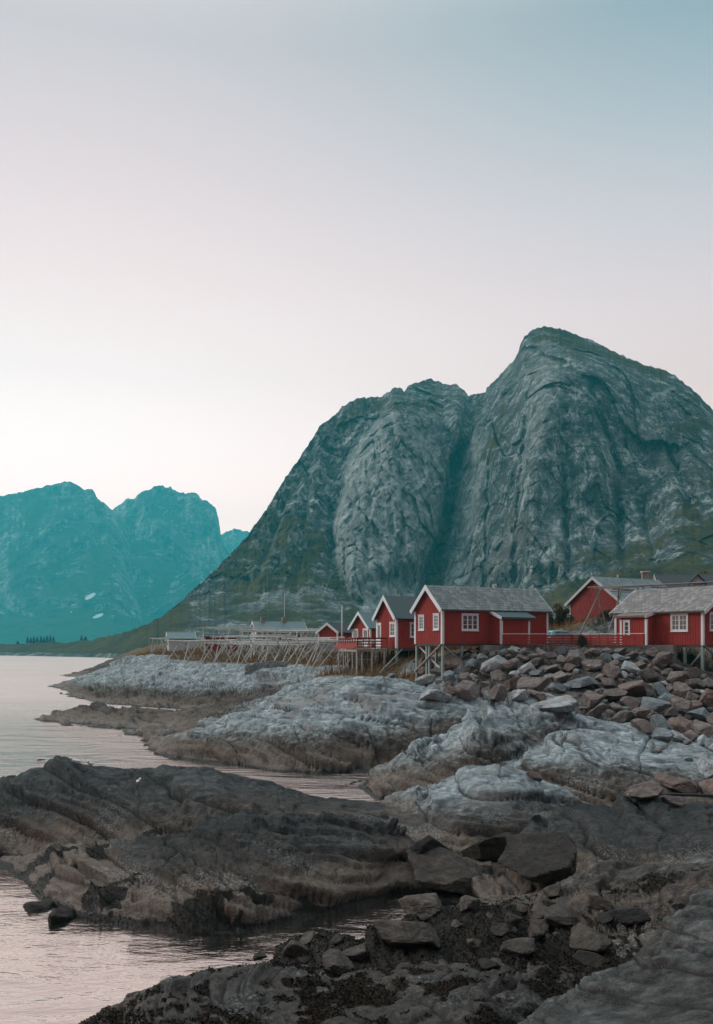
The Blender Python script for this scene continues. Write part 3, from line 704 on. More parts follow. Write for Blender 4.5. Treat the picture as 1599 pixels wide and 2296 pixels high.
def main_disp(P, U, V):
    X, Y, Z = P[..., 0], P[..., 1], P[..., 2]
    steep = sstep(1400, 1290, V+.09*np.clip(1000-U, -600, 900)*0)
    w = noise(X*.012, Y*.012, Z*.006)
    ribs = 5.5*ridged(X/85+.5*w, Y/140, Z/460+.25*w, 3, .45)
    w2 = noise(X*.03+9, Y*.03, Z*.02)
    h1, k1 = facets(X/30+.5*w+.12*w2+.1*Z/30, Z/85+.18*X/30+.4*w2, 4., 13.)
    h2, k2 = facets(X/11+.4*w2+.2*Z/11, Z/30+.4*w, 2.0, 7.)
    h3, k3 = facets((X-.35*Z)/5.+.4*w2, (Z+.3*X)/11.+.3*w, 1.1, 3.4)
    def saw(t, c=.84): f_ = t-np.floor(t); return np.where(f_ < c, f_/c, (1-f_)/(1-c))
    wl = noise(X*.006+3, Y*.006, Z*.004)
    v1 = sstep(-.25, .2, noise(X*.012+20, Y*.01, Z*.008)); v2 = sstep(-.2, .2, noise(X*.03+50, Y*.02, Z*.012))
    dia = 8.*(saw((X+.16*Z+26*wl+6*w2)/46)-.5)*v1+3.6*(saw((X+.10*Z+20*wl+5*w2)/15+.3)-.5)*v2+1.5*(saw((X+.2*Z+4*w2)/6.)-.5)
    dia = dia+4.5*(saw((Z*.8+X*.75+24*w+5*w2)/31)-.5)*(1-v1)+2.2*(saw((Z*.9-X*.35+14*w+3*w2)/12)-.5)*(1-v2)
    f = 1.8*fbm(X/12, Y/14, Z/22, 3)+1.2*ridged(X/5.2, Y/6, Z/11, 2, .5)
    sm = 1-.5*sstep(1000, 1100, U)*sstep(1330, 1230, V)
    dia = dia*sm
    f = f*sm+h1+h2*sm+h3*sm-2.2*k1-1.2*k2
    low = 5*fbm(X/22, Y/22, Z/22, 4)
    amp = np.clip((Z-4)/40, .0, 1)
    return (ribs-5+dia+f)*steep*amp+low*(1-steep)*amp, None
def main_attrs(P, Nf, U, V):
    X, Y, Z = P[..., 0], P[..., 1], P[..., 2]
    nz = blur(blur(Nf[..., 2], 2, 0), 2, 1)
    g = sstep(.42, .78, nz)*.75
    n = fbm(X/30, Y/30, Z/30, 4)
    reg = (.55*blob(U, V, 700, 1260, 75, 110, 20)+.5*blob(U, V, 620, 1180, 60, 60, -50)+.5*blob(U, V, 560, 1260, 70, 50, -45)+.45*blob(U, V, 790, 960, 35, 70, 25)+.55*blob(U, V, 948, 1200, 42, 170, -4)+.5*blob(U, V, 960, 1010, 40, 90, 10)
           +.6*blob(U, V, 1110, 980, 26, 110, 20)+.4*blob(U, V, 1140, 1080, 22, 60, -20)+.55*blob(U, V, 1215, 760, 90, 10, 15)+.6*blob(U, V, 1300, 768, 160, 14, 21)+.5*blob(U, V, 1480, 835, 120, 16, 20)+.4*blob(U, V, 1560, 930, 60, 60, 40)
           +.66*blob(U, V, 1560, 1265, 260, 75, -18)+.55*blob(U, V, 1330, 1330, 220, 42, -14)+.45*blob(U, V, 1560, 1130, 90, 60, -25)+.25*blob(U, V, 800, 1395, 300, 30)+.5*blob(U, V, 765, 1330, 22, 60, -25)+.55*blob(U, V, 1240, 1270, 60, 14, -20)+.4*blob(U, V, 850, 905, 90, 20))
    gul = between(U, V, TR, FL, 12)*sstep(900, 960, V)*.34
    left = sstep(450, 350, U)*sstep(1478, 1455, V)*.85
    flank = sstep(740, 560, U)*sstep(1150, 1260, V)*.14
    n3 = fbm(X/9, Y/9, Z/12, 3)
    g = np.clip(g*.55+reg*(.62+.6*n+.35*n3)+left+flank+gul+.20*n+.16*n3-.10, 0, 1)
    g *= sstep(0.5, 4, Z)
    tow = between(U, V, TL, TR, 12); g *= 1-.75*tow*sstep(900, 980, V)
    st = fbm(X/16, Y/30, Z/190, 4)
    uw = 9*noise(U/14, V/30, 0*U); stain = np.clip(.8*blob(U+uw, V, 1268, 1150, 9, 95, -2)+.9*blob(U+uw, V, 1388, 1200, 11, 90, -2)+.6*blob(U, V, 1445, 1180, 8, 70, -12)+.6*blob(U, V, 1010, 1120, 14, 150, 6)+.5*blob(U, V, 1075, 920, 10, 60)+.5*sstep(.35, .7, st), 0, 1)
    pale = np.clip(.9*tow*sstep(900, 1000, V)+.8*between(U, V, FL, [(730, 1235), (770, 1215), (880, 1140), (1000, 1085), (1100, 1075), (1200, 1060), (1300, 1040), (1400, 1030)], 14)*sstep(960, 1010, V)+.6*blob(U, V, 1215, 900, 38, 160, 8)+.5*blob(U, V, 1240, 1180, 22, 120, -3)+.35*blob(U, V, 620, 1330, 110, 60, -30), 0, 1)
    stain = np.clip(stain+.30*between(U, V, TR, FL, 8)*sstep(880, 930, V)*sstep(1380, 1280, V), 0, 1)
    return dict(grass=g, stain=stain, pale=pale)
us = np.concatenate([np.arange(-400, 240, 6.), np.arange(240, 1640, 1.5), np.arange(1640, 2101, 6.)])
mountain('mountain', RIDGE, COLS, us, int(460*QUAL), main_disp, M['cliff'], main_extra, main_attrs, rough=4.2, rs=11.)

# far range across the fjord
R1 = [(-500,1250),(-300,1190),(-120,1140),(0,1113),(50,1103),(100,1091),(140,1080),(151,1079),(165,1083),(190,1097),(206,1097),(212,1104),(220,1120),(232,1126),(250,1142),(262,1160),(290,1230),(330,1330),(360,1440)]
R2 = [(120,1440),(170,1330),(205,1230),(235,1160),(252,1143),(262,1136),(275,1125),(290,1117),(303,1117),(320,1102),(345,1092),(365,1089),(385,1095),(410,1107),(424,1105),(437,1102),(443,1108),(450,1118),(475,1132),(484,1140),(489,1160),(492,1197),(505,1230),(560,1300),(700,1420)]
R3 = [(380,1330),(440,1240),(475,1206),(492,1200),(510,1192),(529,1184),(535,1188),(552,1190),(575,1206),(640,1250),(760,1300),(950,1400)]
def far_cols(ridge, yf, yr, vf=1462):
    return [(u, [(vf, yf), (vf-.22*(vf-max(1079, v)), yf+.42*(yr-yf)), (vf-.75*(vf-v), yf+.8*(yr-yf)), (min(v, vf-4), yr)]) for u, v in ridge]
def far_disp(P, U, V):
    X, Y, Z = P[..., 0], P[..., 1], P[..., 2]
    w = noise(X/300, Y/300, Z/300); amp = np.clip((Z-5)/120, 0, 1)
    d = 70*ridged((X+.35*Z)/280+.5*w, Y/420, Z/760, 3, .45)+15*ridged((X-.8*Z)/110+.7*w, Y/200, Z/260, 4, .5)+7*fbm(X/40, Y/60, Z/60, 3)
    return (d-80)*amp, None
def far_attrs(P, Nf, U, V):
    X, Y, Z = P[..., 0], P[..., 1], P[..., 2]
    g = np.clip(sstep(.5, .8, Nf[..., 2])*.7+.3*fbm(X/90, Y/90, Z/90, 4)-.05+.4*sstep(1340, 1440, V), 0, 1)
    snow = np.clip(1.2*blob(U, V, 203, 1337, 15, 5, -28)+1.15*blob(U, V, 220, 1381, 14, 4, -20)+1.0*blob(U, V, 166, 1356, 8, 2.5, -8)+.9*blob(U, V, 160, 1372, 4, 1.5), 0, 1)
    return dict(grass=g, stain=.5*sstep(.3, .8, fbm(X/70, Y/100, Z/700, 4)), snow=snow, pale=np.clip(.9*sstep(.25, .6, fbm(X/200, Y/200, Z/260, 4))+.9*blob(U, V, 395, 1300, 12, 90, 38)+.8*blob(U, V, 40, 1360, 22, 70, -35)+.6*blob(U, V, 440, 1280, 10, 110, 40), 0, 1))
mountain('far_mountain', R3, far_cols(R3, 3500, 4300), np.arange(380, 951, 2.5), int(150*QUAL), far_disp, M['far_cliff'], None, far_attrs, back=500, rough=4., rs=9.)
mountain('far_mountain', R2, far_cols(R2, 2500, 3500), np.arange(120, 701, 2.), int(230*QUAL), far_disp, M['far_cliff'], None, far_attrs, back=600, rough=4.2, rs=9.)
mountain('far_mountain', R1, far_cols(R1, 2350, 3250), np.arange(-500, 361, 2.5), int(230*QUAL), far_disp, M['far_cliff'], None, far_attrs, back=600, rough=3., rs=10.)

# ------------------------------------------------------------------ sea
mb = MB(); mb.add([(-9000,-300,0),(9000,-300,0),(9000,12000,0),(-9000,12000,0)], [(0,1,2,3)])
tag(mb.build('sea', M['water']), kind='structure')
# ------------------------------------------------------------------ loose boulders
import bmesh
def rock_mesh(name, seed, sub=4, planes=13, sharp=16., flat=.0, rough=.05, dr=(.5, .92), ang=.22):
    bm = bmesh.new(); bmesh.ops.create_icosphere(bm, subdivisions=sub, radius=1)
    p = np.array([v.co for v in bm.verts]); f = np.array([[v.index for v in q.verts] for q in bm.faces]); bm.free()
    rs = np.random.RandomState(seed); n = rs.normal(size=(planes, 3)); n /= np.linalg.norm(n, axis=1)[:, None]
    d = rs.uniform(*dr, planes)
    k = np.clip((p @ n.T)/d[None], 1e-3, None)                 # 1/distance to each cutting plane
    r = 1/np.clip((k**sharp).sum(1)**(1/sharp), .85, None)
    q = p*r[:, None]
    o = seed*7.7
    q = q*(1+rough*fbm(q[:, 0]*1.6+o, q[:, 1]*1.6, q[:, 2]*1.6, 4, .55)[:, None]+.5*rough*ridged(q[:, 0]*4+o, q[:, 1]*4, q[:, 2]*4, 2)[:, None])
    q /= np.abs(q).max(0)
    me = np_mesh(name, q, f, None, True)
    bm = bmesh.new(); bm.from_mesh(me)
    for e in bm.edges:
        if len(e.link_faces) == 2 and e.calc_face_angle() > ang: e.smooth = False
    bm.to_mesh(me); bm.free(); return me
ANG = [rock_mesh('boulder_mesh', 20+i, 5, 10+i % 5, 70., 0, .045) for i in range(12)]
RND_ = [rock_mesh('boulder_mesh', 60+i, 5, 11+i % 4, 18., 0, .08) for i in range(7)]
NB = 0
_bm_cache = {}
def boulder(u, v, w, h, mat, label, group=None, kind='ang', Y=None, rz=None, tilt=.25, cat='boulder', deep=.9, which=None):
    global NB; NB += 1
    lib = ANG if kind == 'ang' else RND_
    i = (NB*5) % len(lib) if which is None else which
    key = (kind, i, mat)
    if key not in _bm_cache:
        me = lib[i].copy(); me.name = 'boulder_mesh'; me.materials.clear(); me.materials.append(M[mat]); _bm_cache[key] = me
    if Y is None: Y = hits(u, v+h*.38)
    rx = w/2*Y/F*1.06; rzz = h/2*Y/F*deep*1.12; ry = (rx*.75+rzz*.6)
    o = bpy.data.objects.new('boulder', _bm_cache[key]); COL.objects.link(o)
    o.location = (ux(u, Y+ry*.35), Y+ry*.35, zv(v, Y)-(.16 if w < 140 else .02)*rzz)
    o.scale = (rx, ry, rzz)
    o.rotation_euler = (random.uniform(-tilt, tilt)*.6, random.uniform(-tilt, tilt), rz if rz is not None else random.uniform(-.45, .45)+random.choice((0, math.pi)))
    return tag(o, label, cat, group)
BIG = [
 (1418,1541,72,58,'b_red','large rust brown boulder tilted on the bank, biggest of the stones below the fence bush','ang'),
 (1331,1492,68,37,'b_brown','long rounded brown boulder lying just below the middle of the red fence','rnd'),
 (1413,1497,46,40,'b_pale','white faced angular boulder right of the long brown one below the fence','ang'),
 (1307,1530,80,34,'b_grey','wide flat grey slab boulder in the middle of the stone bank','ang'),
 (1290,1473,48,44,'b_brown','pointed brown boulder peaking just under the concrete footing','ang'),
 (1367,1533,41,32,'b_brown','squarish brown boulder beside the large rust brown one','rnd'),
 (1261,1518,46,32,'b_brown','dark brown wedge boulder left of the flat grey slab','ang'),
 (1160,1513,37,23,'b_pale','small pale blue boulder with flat top amid brown stones below the porch','ang'),
 (1203,1510,46,22,'b_grey','low dark blue grey boulder next to the pale blue one','ang'),
 (1482,1549,38,46,'b_grey','tall blue grey slab leaning right of the large rust brown boulder','ang'),
 (1321,1566,64,54,'b_brown','big dark brown boulder sloping down onto the pale bedrock','ang'),
 (1249,1541,42,30,'b_grey','grey boulder with a white corner under the dark brown wedge','ang'),
 (1457,1514,50,42,'b_brown','rounded brown boulder above the leaning blue grey slab','rnd'),
 (1081,1472,24,21,'b_pale','pale grey boulder at the very top left of the stone bank','ang'),
 (1049,1501,34,30,'b_pale','pale blue boulder right behind the front cabin post','ang'),
 (1064,1518,22,19,'b_pale','small light boulder below the pale blue one beside the cabin post','ang'),
 (961,1523,57,29,'b_pale','pale boulder lying between the crossed braces of the big cabin','rnd'),
 (1008,1534,36,40,'b_brown','grey brown boulder touching the foot of the big cabin corner post','rnd'),
 (970,1560,84,34,'b_pale','broad white bedrock block in front of the big cabin corner post','rnd'),
 (876,1515,22,15,'b_grey','small grey block sitting on the dry grass under the dark roofed cabin','ang'),
 (1115,1556,38,50,'b_brown','tall triangular brown boulder at the left foot of the stone bank','ang'),
 (1483,1624,54,47,'b_grey','blocky blue grey boulder at the right foot of the bank above the grass','ang'),
 (1572,1602,62,46,'b_grey','grey slab boulder at the picture edge below the right cabin posts','ang'),
 (1398,1608,52,36,'b_brown','brown boulder half on the pale bedrock at the foot of the bank','rnd'),
 (1251,1580,128,46,'b_pale','wide pale whale shaped boulder at the foot of the stone bank','rnd'),
 (1163,1562,74,36,'b_pale','pale rounded boulder left of the wide whale shaped one','rnd'),
 (1519,1652,52,32,'b_pale','pale grey boulder low on the right between grass and bedrock','ang'),
 (1574,1660,24,27,'b_pale','small upright pale boulder at the right edge below the bank','ang'),
 (1443,1777,88,50,'b_brown','brown boulder in the shaded hollow beside the black pipe','rnd'),
 (1508,1797,58,34,'b_brown','light brown boulder lying under the black pipe','rnd'),
 (1512,1757,92,48,'b_red','reddish boulder below the pale whale rock near the right edge','ang'),
 (1588,1722,66,52,'b_pale','pale boulder at the right edge beside the whale rock','rnd'),
 (1590,1767,54,50,'b_red','rust brown boulder at the right edge above the black pipe','ang'),
 (1200,1742,44,28,'b_red','small reddish boulder wedged behind the middle dome rock','rnd'),
 (1003,1964,226,104,'b_tan','big tan barnacled block with a split top beside the dark boulder','ang'),
 (1208,1938,184,134,'b_dark','large smooth dark brown boulder standing alone in the rocky hollow','rnd'),
 (1110,1906,150,72,'b_dark','dark flat boulder behind the tan barnacled block','ang'),
 (968,1900,92,72,'b_dark','dark boulder leaning on the left headland above the tan block','ang'),
 (1173,2129,88,58,'b_tan','egg shaped tan cobble alone in the seaweed hollow','rnd'),
 (1327,2120,134,66,'b_tan','broad dark tan boulder right of the egg shaped cobble','rnd'),
 (1206,2086,64,52,'b_tan','knobbly tan boulder above the egg shaped cobble','rnd'),
 (1272,2060,98,56,'b_tan','split tan boulder below the dark standing boulder','ang'),
 (1120,2088,42,40,'b_tan','small upright tan stone in the dark seaweed','rnd'),
 (920,2108,165,74,'b_tan','long low tan boulder at the edge of the seaweed pool','rnd'),
 (1244,2000,54,38,'b_tan','light tan block at the foot of the dark standing boulder','ang'),
 (943,2034,122,52,'b_tan','tan boulder half under brown weed beside the dark inlet','rnd'),
 (1050,2030,56,42,'b_tan','round tan stone right of the weed covered boulder','rnd'),
 (1420,2060,110,50,'b_dark','dark stone in the shadowed gap beside the near grey rock','rnd'),
 (1330,2150,70,40,'b_dark','dark cobble below the broad tan boulder','rnd'),
]
for (u, v, w_, h_, m_, lab, kd) in BIG:
    big = w_ > 140
    boulder(u, v, w_, h_, m_, lab, None, kd, rz=(random.uniform(-.2, .2) if big else None), tilt=.08 if big else .22,
            which={'b_dark': 3, 'b_tan': 2}.get(m_) if big else None)
boulder(93, 1706, 20, 9, 'b_dark', 'tiny dark rock poking out of the sea behind the left headland', None, 'rnd', Y=57)
boulder(16, 1943, 44, 22, 'b_dark', 'small black rock in the water at the left edge', None, 'rnd', Y=29.5)
boulder(136, 2062, 66, 50, 'b_dark', 'black weed covered boulder in the water at the headland tip', None, 'rnd', Y=23.6)
boulder(85, 2040, 90, 40, 'b_dark', 'low black weedy rock awash left of the weed covered boulder', None, 'rnd', Y=24.6)
boulder(578, 2148, 40, 18, 'b_dark', 'little dark rock awash at the pool mouth', None, 'rnd', Y=20.8)

# the bank of dumped stone: big ones first, small ones in the gaps
taken = [(u, v, max(w_, h_)*.5) for (u, v, w_, h_, *_) in BIG]
rr = random.Random(4)
kinds = [('b_brown', .74), ('b_red', .10), ('b_grey', .10), ('b_pale', .07)]
names = {'b_brown': ('brown angular stone in the bank below the red fence', 'brown bank stones'),
         'b_red': ('rusty stone in the bank below the red fence', 'rusty bank stones'),
         'b_grey': ('blue grey stone in the bank below the red fence', 'blue grey bank stones'),
         'b_pale': ('pale stone in the bank below the red fence', 'pale bank stones')}
def v_low(u): return float(np.interp(u, [930, 1000, 1040, 1150, 1250, 1350, 1450, 1530, 1660], [1515, 1545, 1562, 1552, 1566, 1600, 1640, 1665, 1690]))
def v_top(u): return float(np.interp(u, [930, 1035, 1060, 1480, 1515, 1560, 1660], [1480, 1466, 1458, 1460, 1494, 1514, 1524]))
for r0, r1, n, tries in ((25, 33, 36, 1200), (16, 23, 100, 4500), (9., 14., 130, 9000)):
    got = 0
    for _ in range(tries):
        if got >= n: break
        u = rr.uniform(935, 1660); v = rr.uniform(v_top(u), v_low(u)); r = rr.uniform(r0, r1)
        if v < 1480: r = min(r, 15)
        if any((u-a)**2+((v-b)*1.35)**2 < ((r+c)*.66)**2 for a, b, c in taken): continue
        taken.append((u, v, r)); got += 1
        x = rr.random(); acc = 0
        for m_, p_ in kinds:
            acc += p_
            if x < acc: break
        boulder(u, v, 2*r*rr.uniform(.95, 1.25), 2*r*rr.uniform(.62, .95), m_, names[m_][0], names[m_][1], 'ang' if rr.random() < .8 else 'rnd', tilt=.5)
# cobbles in the near hollow
for i in range(90):
    u = rr.uniform(640, 1480); v = rr.uniform(2025, 2165); r = rr.uniform(8, 21) if i > 14 else rr.uniform(24, 36)
    if u < 860 and v < 2095: continue
    if u > 1300+ (2165-v)*1.2: continue
    if any((u-a)**2+((v-b)*1.3)**2 < ((r+c)*.8)**2 for a, b, c in taken): continue
    taken.append((u, v, r)); boulder(u, v, 2.3*r, 1.5*r, 'b_tan' if rr.random() < .6 else 'b_dark', 'cobble among the dark seaweed of the near hollow', 'cobbles in the seaweed hollow', 'rnd', tilt=.4, cat='cobble')
for i in range(26):
    u = rr.uniform(1180, 1640); v = rr.uniform(1600, 1790); r = rr.uniform(7, 15)
    if v < v_low(u)+10 or (v > 1700 and u < 1480): continue
    if u < 1440 and v < 1690: continue
    if any((u-a)**2+((v-b)*1.3)**2 < ((r+c)*.8)**2 for a, b, c in taken): continue
    taken.append((u, v, r)); boulder(u, v, 2.4*r, 1.6*r, 'b_pale' if rr.random() < .6 else 'b_brown', 'loose stone scattered over the bedrock right of the whale rock', 'stones strewn on the bedrock', 'ang', tilt=.4, cat='stone')
# ------------------------------------------------------------------ cabins
def face(O, d, n): return (Vector(O), Vector(d), Vector(n))
def battens(mb, fc, a0, a1, b0, b1f, holes=(), pitch=.20, w=.05, c=.024):
    O, d, n = fc; k = int((a1-a0)/pitch)
    for i in range(1, k+1):
        a = a0+(a1-a0)*i/(k+1); segs = [(b0, b1f(a))]
        for (h0, h1, g0, g1) in holes:
            if h0-.03 < a < h1+.03:
                segs = [s for (s0, s1) in segs for s in ((s0, min(s1, g0)), (max(s0, g1), s1)) if s[1]-s[0] > .02]
        for s0, s1 in segs: mb.obox(O, d, n, a-w/2, a+w/2, s0, s1, -.01, c)
def window(parent, fc, a0, a1, b0, b1, cols=2, rows=3, frame='white', glass='glass', casings=1, name='window'):
    """a white casing with sashes, muntins and glass standing on a wall face"""
    O, d, n = fc; f = MB(); t = .085
    f.obox(O, d, n, a0-t, a0, b0-t, b1+t, .0, .06); f.obox(O, d, n, a1, a1+t, b0-t, b1+t, .0, .06)
    f.obox(O, d, n, a0, a1, b1, b1+t, .0, .058); f.obox(O, d, n, a0, a1, b0-t, b0, .0, .058)
    f.obox(O, d, n, a0-t-.03, a1+t+.03, b0-t-.035, b0-t, .0, .09); f.obox(O, d, n, a0-t-.03, a1+t+.03, b1+t, b1+t+.04, .0, .085)
    wd = (a1-a0)/casings
    for i in range(1, casings): f.obox(O, d, n, a0+i*wd-.045, a0+i*wd+.045, b0, b1, .0, .055)
    pcs = cols//casings if casings > 1 else cols
    for i in range(casings):
        s0 = a0+i*wd; 
        for x0, x1, y0, y1 in ((s0, s0+.05, b0, b1), (s0+wd-.05, s0+wd, b0, b1), (s0+.05, s0+wd-.05, b0, b0+.05), (s0+.05, s0+wd-.05, b1-.05, b1)): f.obox(O, d, n, x0, x1, y0, y1, .0, .042)
        for j in range(1, pcs): f.obox(O, d, n, s0+wd*j/pcs-.016, s0+wd*j/pcs+.016, b0+.05, b1-.05, .0, .036)
        for j in range(1, rows): f.obox(O, d, n, s0+.05, s0+wd-.05, b0+(b1-b0)*j/rows-.014, b0+(b1-b0)*j/rows+.014, .0, .034)
    fr = f.build(name, M[frame], parent)
    MB().obox(O, d, n, a0+.01, a1-.01, b0+.01, b1-.01, .002, .022).build('pane', M[glass], fr)
    return fr
def board(parent, name, fc, a0, a1, b0, b1, c0, c1, mat='white'):
    O, d, n = fc; return MB().obox(O, d, n, a0, a1, b0, b1, c0, c1).build(name, M[mat], parent)

def tiles(mb_v, mb_f, val, O, ex, es, nrm, Lx, Ls, tw=.30, th=.26):
    """staggered slates over one slope; returns their random tone per vertex"""
    rows = int(Ls/th)+1; cols = int(Lx/tw)+2
    for r in range(rows):
        s0 = r*th; s1 = min(s0+th*1.25, Ls+.02)
        if s0 > Ls-.05: break
        for c in range(cols):
            a = (c-.5*(r % 2))*tw; b = min(a+tw*.97, Lx); a = max(a, 0)
            if b-a < .04: continue
            rv = random.random(); rv = rv*rv if random.random() < .4 else rv
            lo = .030+random.uniform(0, .012); base = len(mb_v)
            m = (a+b)/2; q = (b-a)*.22
            # s runs from eave to ridge: butt edge (s0) is raised and clipped at the corners
            for (x, s, h) in ((a+q, s0, lo), (b-q, s0, lo), (b, s0+th*.28, lo*.85), (b, s1, .004), (a, s1, .004), (a, s0+th*.28, lo*.85)):
                p = O+ex*x+es*s+nrm*(h+.012); mb_v.append(tuple(p)); val.append(rv)
            mb_f.append(tuple(range(base, base+6)))
            for (x, s) in ((a+q, s0), (b-q, s0)):
                p = O+ex*x+es*s+nrm*.0; mb_v.append(tuple(p)); val.append(rv)
            mb_f.append((base, base+6, base+7, base+1))

def house(name, label, cat, org, th, L, W, wh, rise, wall='red', roof='slate', group=None, ovx=.32, ove=.30, holes=None, tiled=True, ribs=False, trim='white', white_corner=True, bat=True, sides='wse', tw=.30, ridge_cap=True, thick=.09):
    """x along the long wall (facing the viewer at y=0), y backwards; gables at x=0 and x=L"""
    root = tag(empty(name, org, th), label, cat, group)
    b = MB()
    P = [(0,0,0),(L,0,0),(L,W,0),(0,W,0),(0,0,wh),(L,0,wh),(L,W,wh),(0,W,wh),(0,W/2,wh+rise),(L,W/2,wh+rise)]
    b.add(P, [(0,3,2,1),(0,1,5,4),(2,3,7,6),(0,4,8,7,3),(1,2,6,9,5),(4,5,9,8),(6,7,8,9)])
    FS = face((0,0,0),(1,0,0),(0,-1,0)); FW = face((0,W,0),(0,-1,0),(-1,0,0)); FE = face((L,0,0),(0,1,0),(1,0,0))
    holes = holes or {}
    gb = lambda a: wh+rise*(1-abs(2*a/W-1))-.02
    if bat:
        if 's' in sides: battens(b, FS, 0, L, 0, lambda a: wh-.02, holes.get('s', ()))
        if 'w' in sides: battens(b, FW, 0, W, 0, gb, holes.get('w', ()))
        if 'e' in sides: battens(b, FE, 0, W, 0, gb, holes.get('e', ()))
    b.build('wall', M[wall], root)
    # roof
    sl = math.hypot(W/2, rise); ey = (W/2)/sl; ez = rise/sl
    r = MB(); vals = []
    for sgn in (0, 1):
        n = Vector((0, -ez if sgn == 0 else ez, ey)); s = Vector((0, ey if sgn == 0 else -ey, ez))
        O = Vector((-ovx, 0 if sgn == 0 else W, wh))-s*ove+n*.02
        e = Vector((1, 0, 0)); LL = L+2*ovx; SS = sl+ove-(.0 if sgn == 0 else thick*.9*ez/ey)
        P = [O, O+e*LL, O+e*LL+s*SS, O+s*SS]; P += [p+n*thick for p in P]
        r.add(P, [(0,3,2,1),(4,5,6,7),(0,1,5,4),(1,2,6,5),(2,3,7,6),(3,0,4,7)]); 
        while len(vals) < len(r.v): vals.append(.3)
        if tiled: tiles(r.v, r.f, vals, O+n*(thick+.002), e, s, n, LL, SS, tw)
        elif ribs:
            k = int(LL/.22)
            for i in range(k+1):
                x = .02+(LL-.08)*i/k; A = O+e*x+n*(thick-.005)
                P = [A, A+e*.035, A+e*.035+s*SS, A+s*SS]; P += [p+n*.028 for p in P]
                r.add(P, [(4,5,6,7),(0,1,5,4),(1,2,6,5),(2,3,7,6),(3,0,4,7)])
            while len(vals) < len(r.v): vals.append(.3)
    me = r.mesh('roof')
    if tiled: at_ = me.attributes.new('tile', 'FLOAT', 'POINT'); at_.data.foreach_set('value', np.array(vals, np.float32))
    rf = obj('roof', me, root, M[roof])
    if ridge_cap:
        c_ = MB()
        for sgn in (-1, 1):
            c_.beam((-ovx-.01, W/2+sgn*.085*ey, wh+rise+thick+.045-.085*ez), (L+ovx+.01, W/2+sgn*.085*ey, wh+rise+thick+.045-.085*ez), .19, .03, Vector((0, sgn*ez, ey)))
        c_.build('ridge_cap', M[roof if not tiled else 'stone'], rf)
    # bargeboards along both gables
    for x in (-ovx-.035, L+ovx+.002):
        bb = MB()
        for sgn in (0, 1):
            n = Vector((0, -ez if sgn == 0 else ez, ey)); s = Vector((0, ey if sgn == 0 else -ey, ez)); O = Vector((x, 0 if sgn == 0 else W, wh))-s*(ove+.02)
            P = [O-n*.14, O+n*(thick+.05), O+s*(sl+ove+.02)+n*(thick+.05), O+s*(sl+ove+.02)-n*.14]
            P[2].y = W/2; P[2].z = wh+rise+(thick+.05)/ey; P[3].y = W/2; P[3].z = wh+rise-.14/ey
            if sgn: P = P[::-1]
            P += [p+Vector((.034, 0, 0)) for p in P]
            bb.add(P, [(0,3,2,1),(4,5,6,7),(0,1,5,4),(1,2,6,5),(2,3,7,6),(3,0,4,7)])
        bb.build('bargeboard', M[trim], root)
    if white_corner:
        for (x, y) in ((0, 0), (L, 0), (0, W)):
            cb = MB()
            sx = -1 if x == 0 else 1; sy = -1 if y == 0 else 1
            cb.box((min(x-.005*sx, x+.045*sx), min(y-.13*sy, y+.045*sy), -.03), (max(x-.005*sx, x+.045*sx), max(y-.13*sy, y+.045*sy), wh-.12))
            cb.box((min(x-.13*sx, x-.005*sx), min(y-.005*sy, y+.045*sy), -.03), (max(x-.13*sx, x-.005*sx), max(y-.005*sy, y+.045*sy), wh-.12))
            cb.build('corner_board', M[trim], root)
    return root, FS, FW, FE, rf
def stilt(root, p, z1, r=.085, mat='stilt', square=True):
    """post from the floor at local p down to the ground"""
    wp = Vector(p); c, s = math.cos(root.rotation_euler.z), math.sin(root.rotation_euler.z)
    W_ = Vector((root.location.x+c*wp.x-s*wp.y, root.location.y+s*wp.x+c*wp.y, 0)); g = hz(W_.x, W_.y)-.25-root.location.z
    m = MB()
    if square: m.box((p[0]-r, p[1]-r, g), (p[0]+r, p[1]+r, z1))
    else: m.tube([(p[0], p[1], g), (p[0], p[1], z1)], [r*1.08, r*.95], 8)
    m.build('stilt', M[mat], root)
    return g
def brace(root, a, b, mat='stilt', w=.10): MB().beam(a, b, w*1.5, w*.6, (0, 0, 1)).build('brace', M[mat], root)
def loc_x(org, th, y, u):
    """x on the line of constant local y that is seen at sheet column u"""
    k = (u-U0)/F; c, s = math.cos(th), math.sin(th)
    return (k*(org[1]+c*y)-(org[0]-s*y))/(c-k*s)
def loc_y(org, th, x, u):
    k = (u-U0)/F; c, s = math.cos(th), math.sin(th)
    return (k*(org[1]+s*x)-(org[0]+c*x))/(-s-k*c)

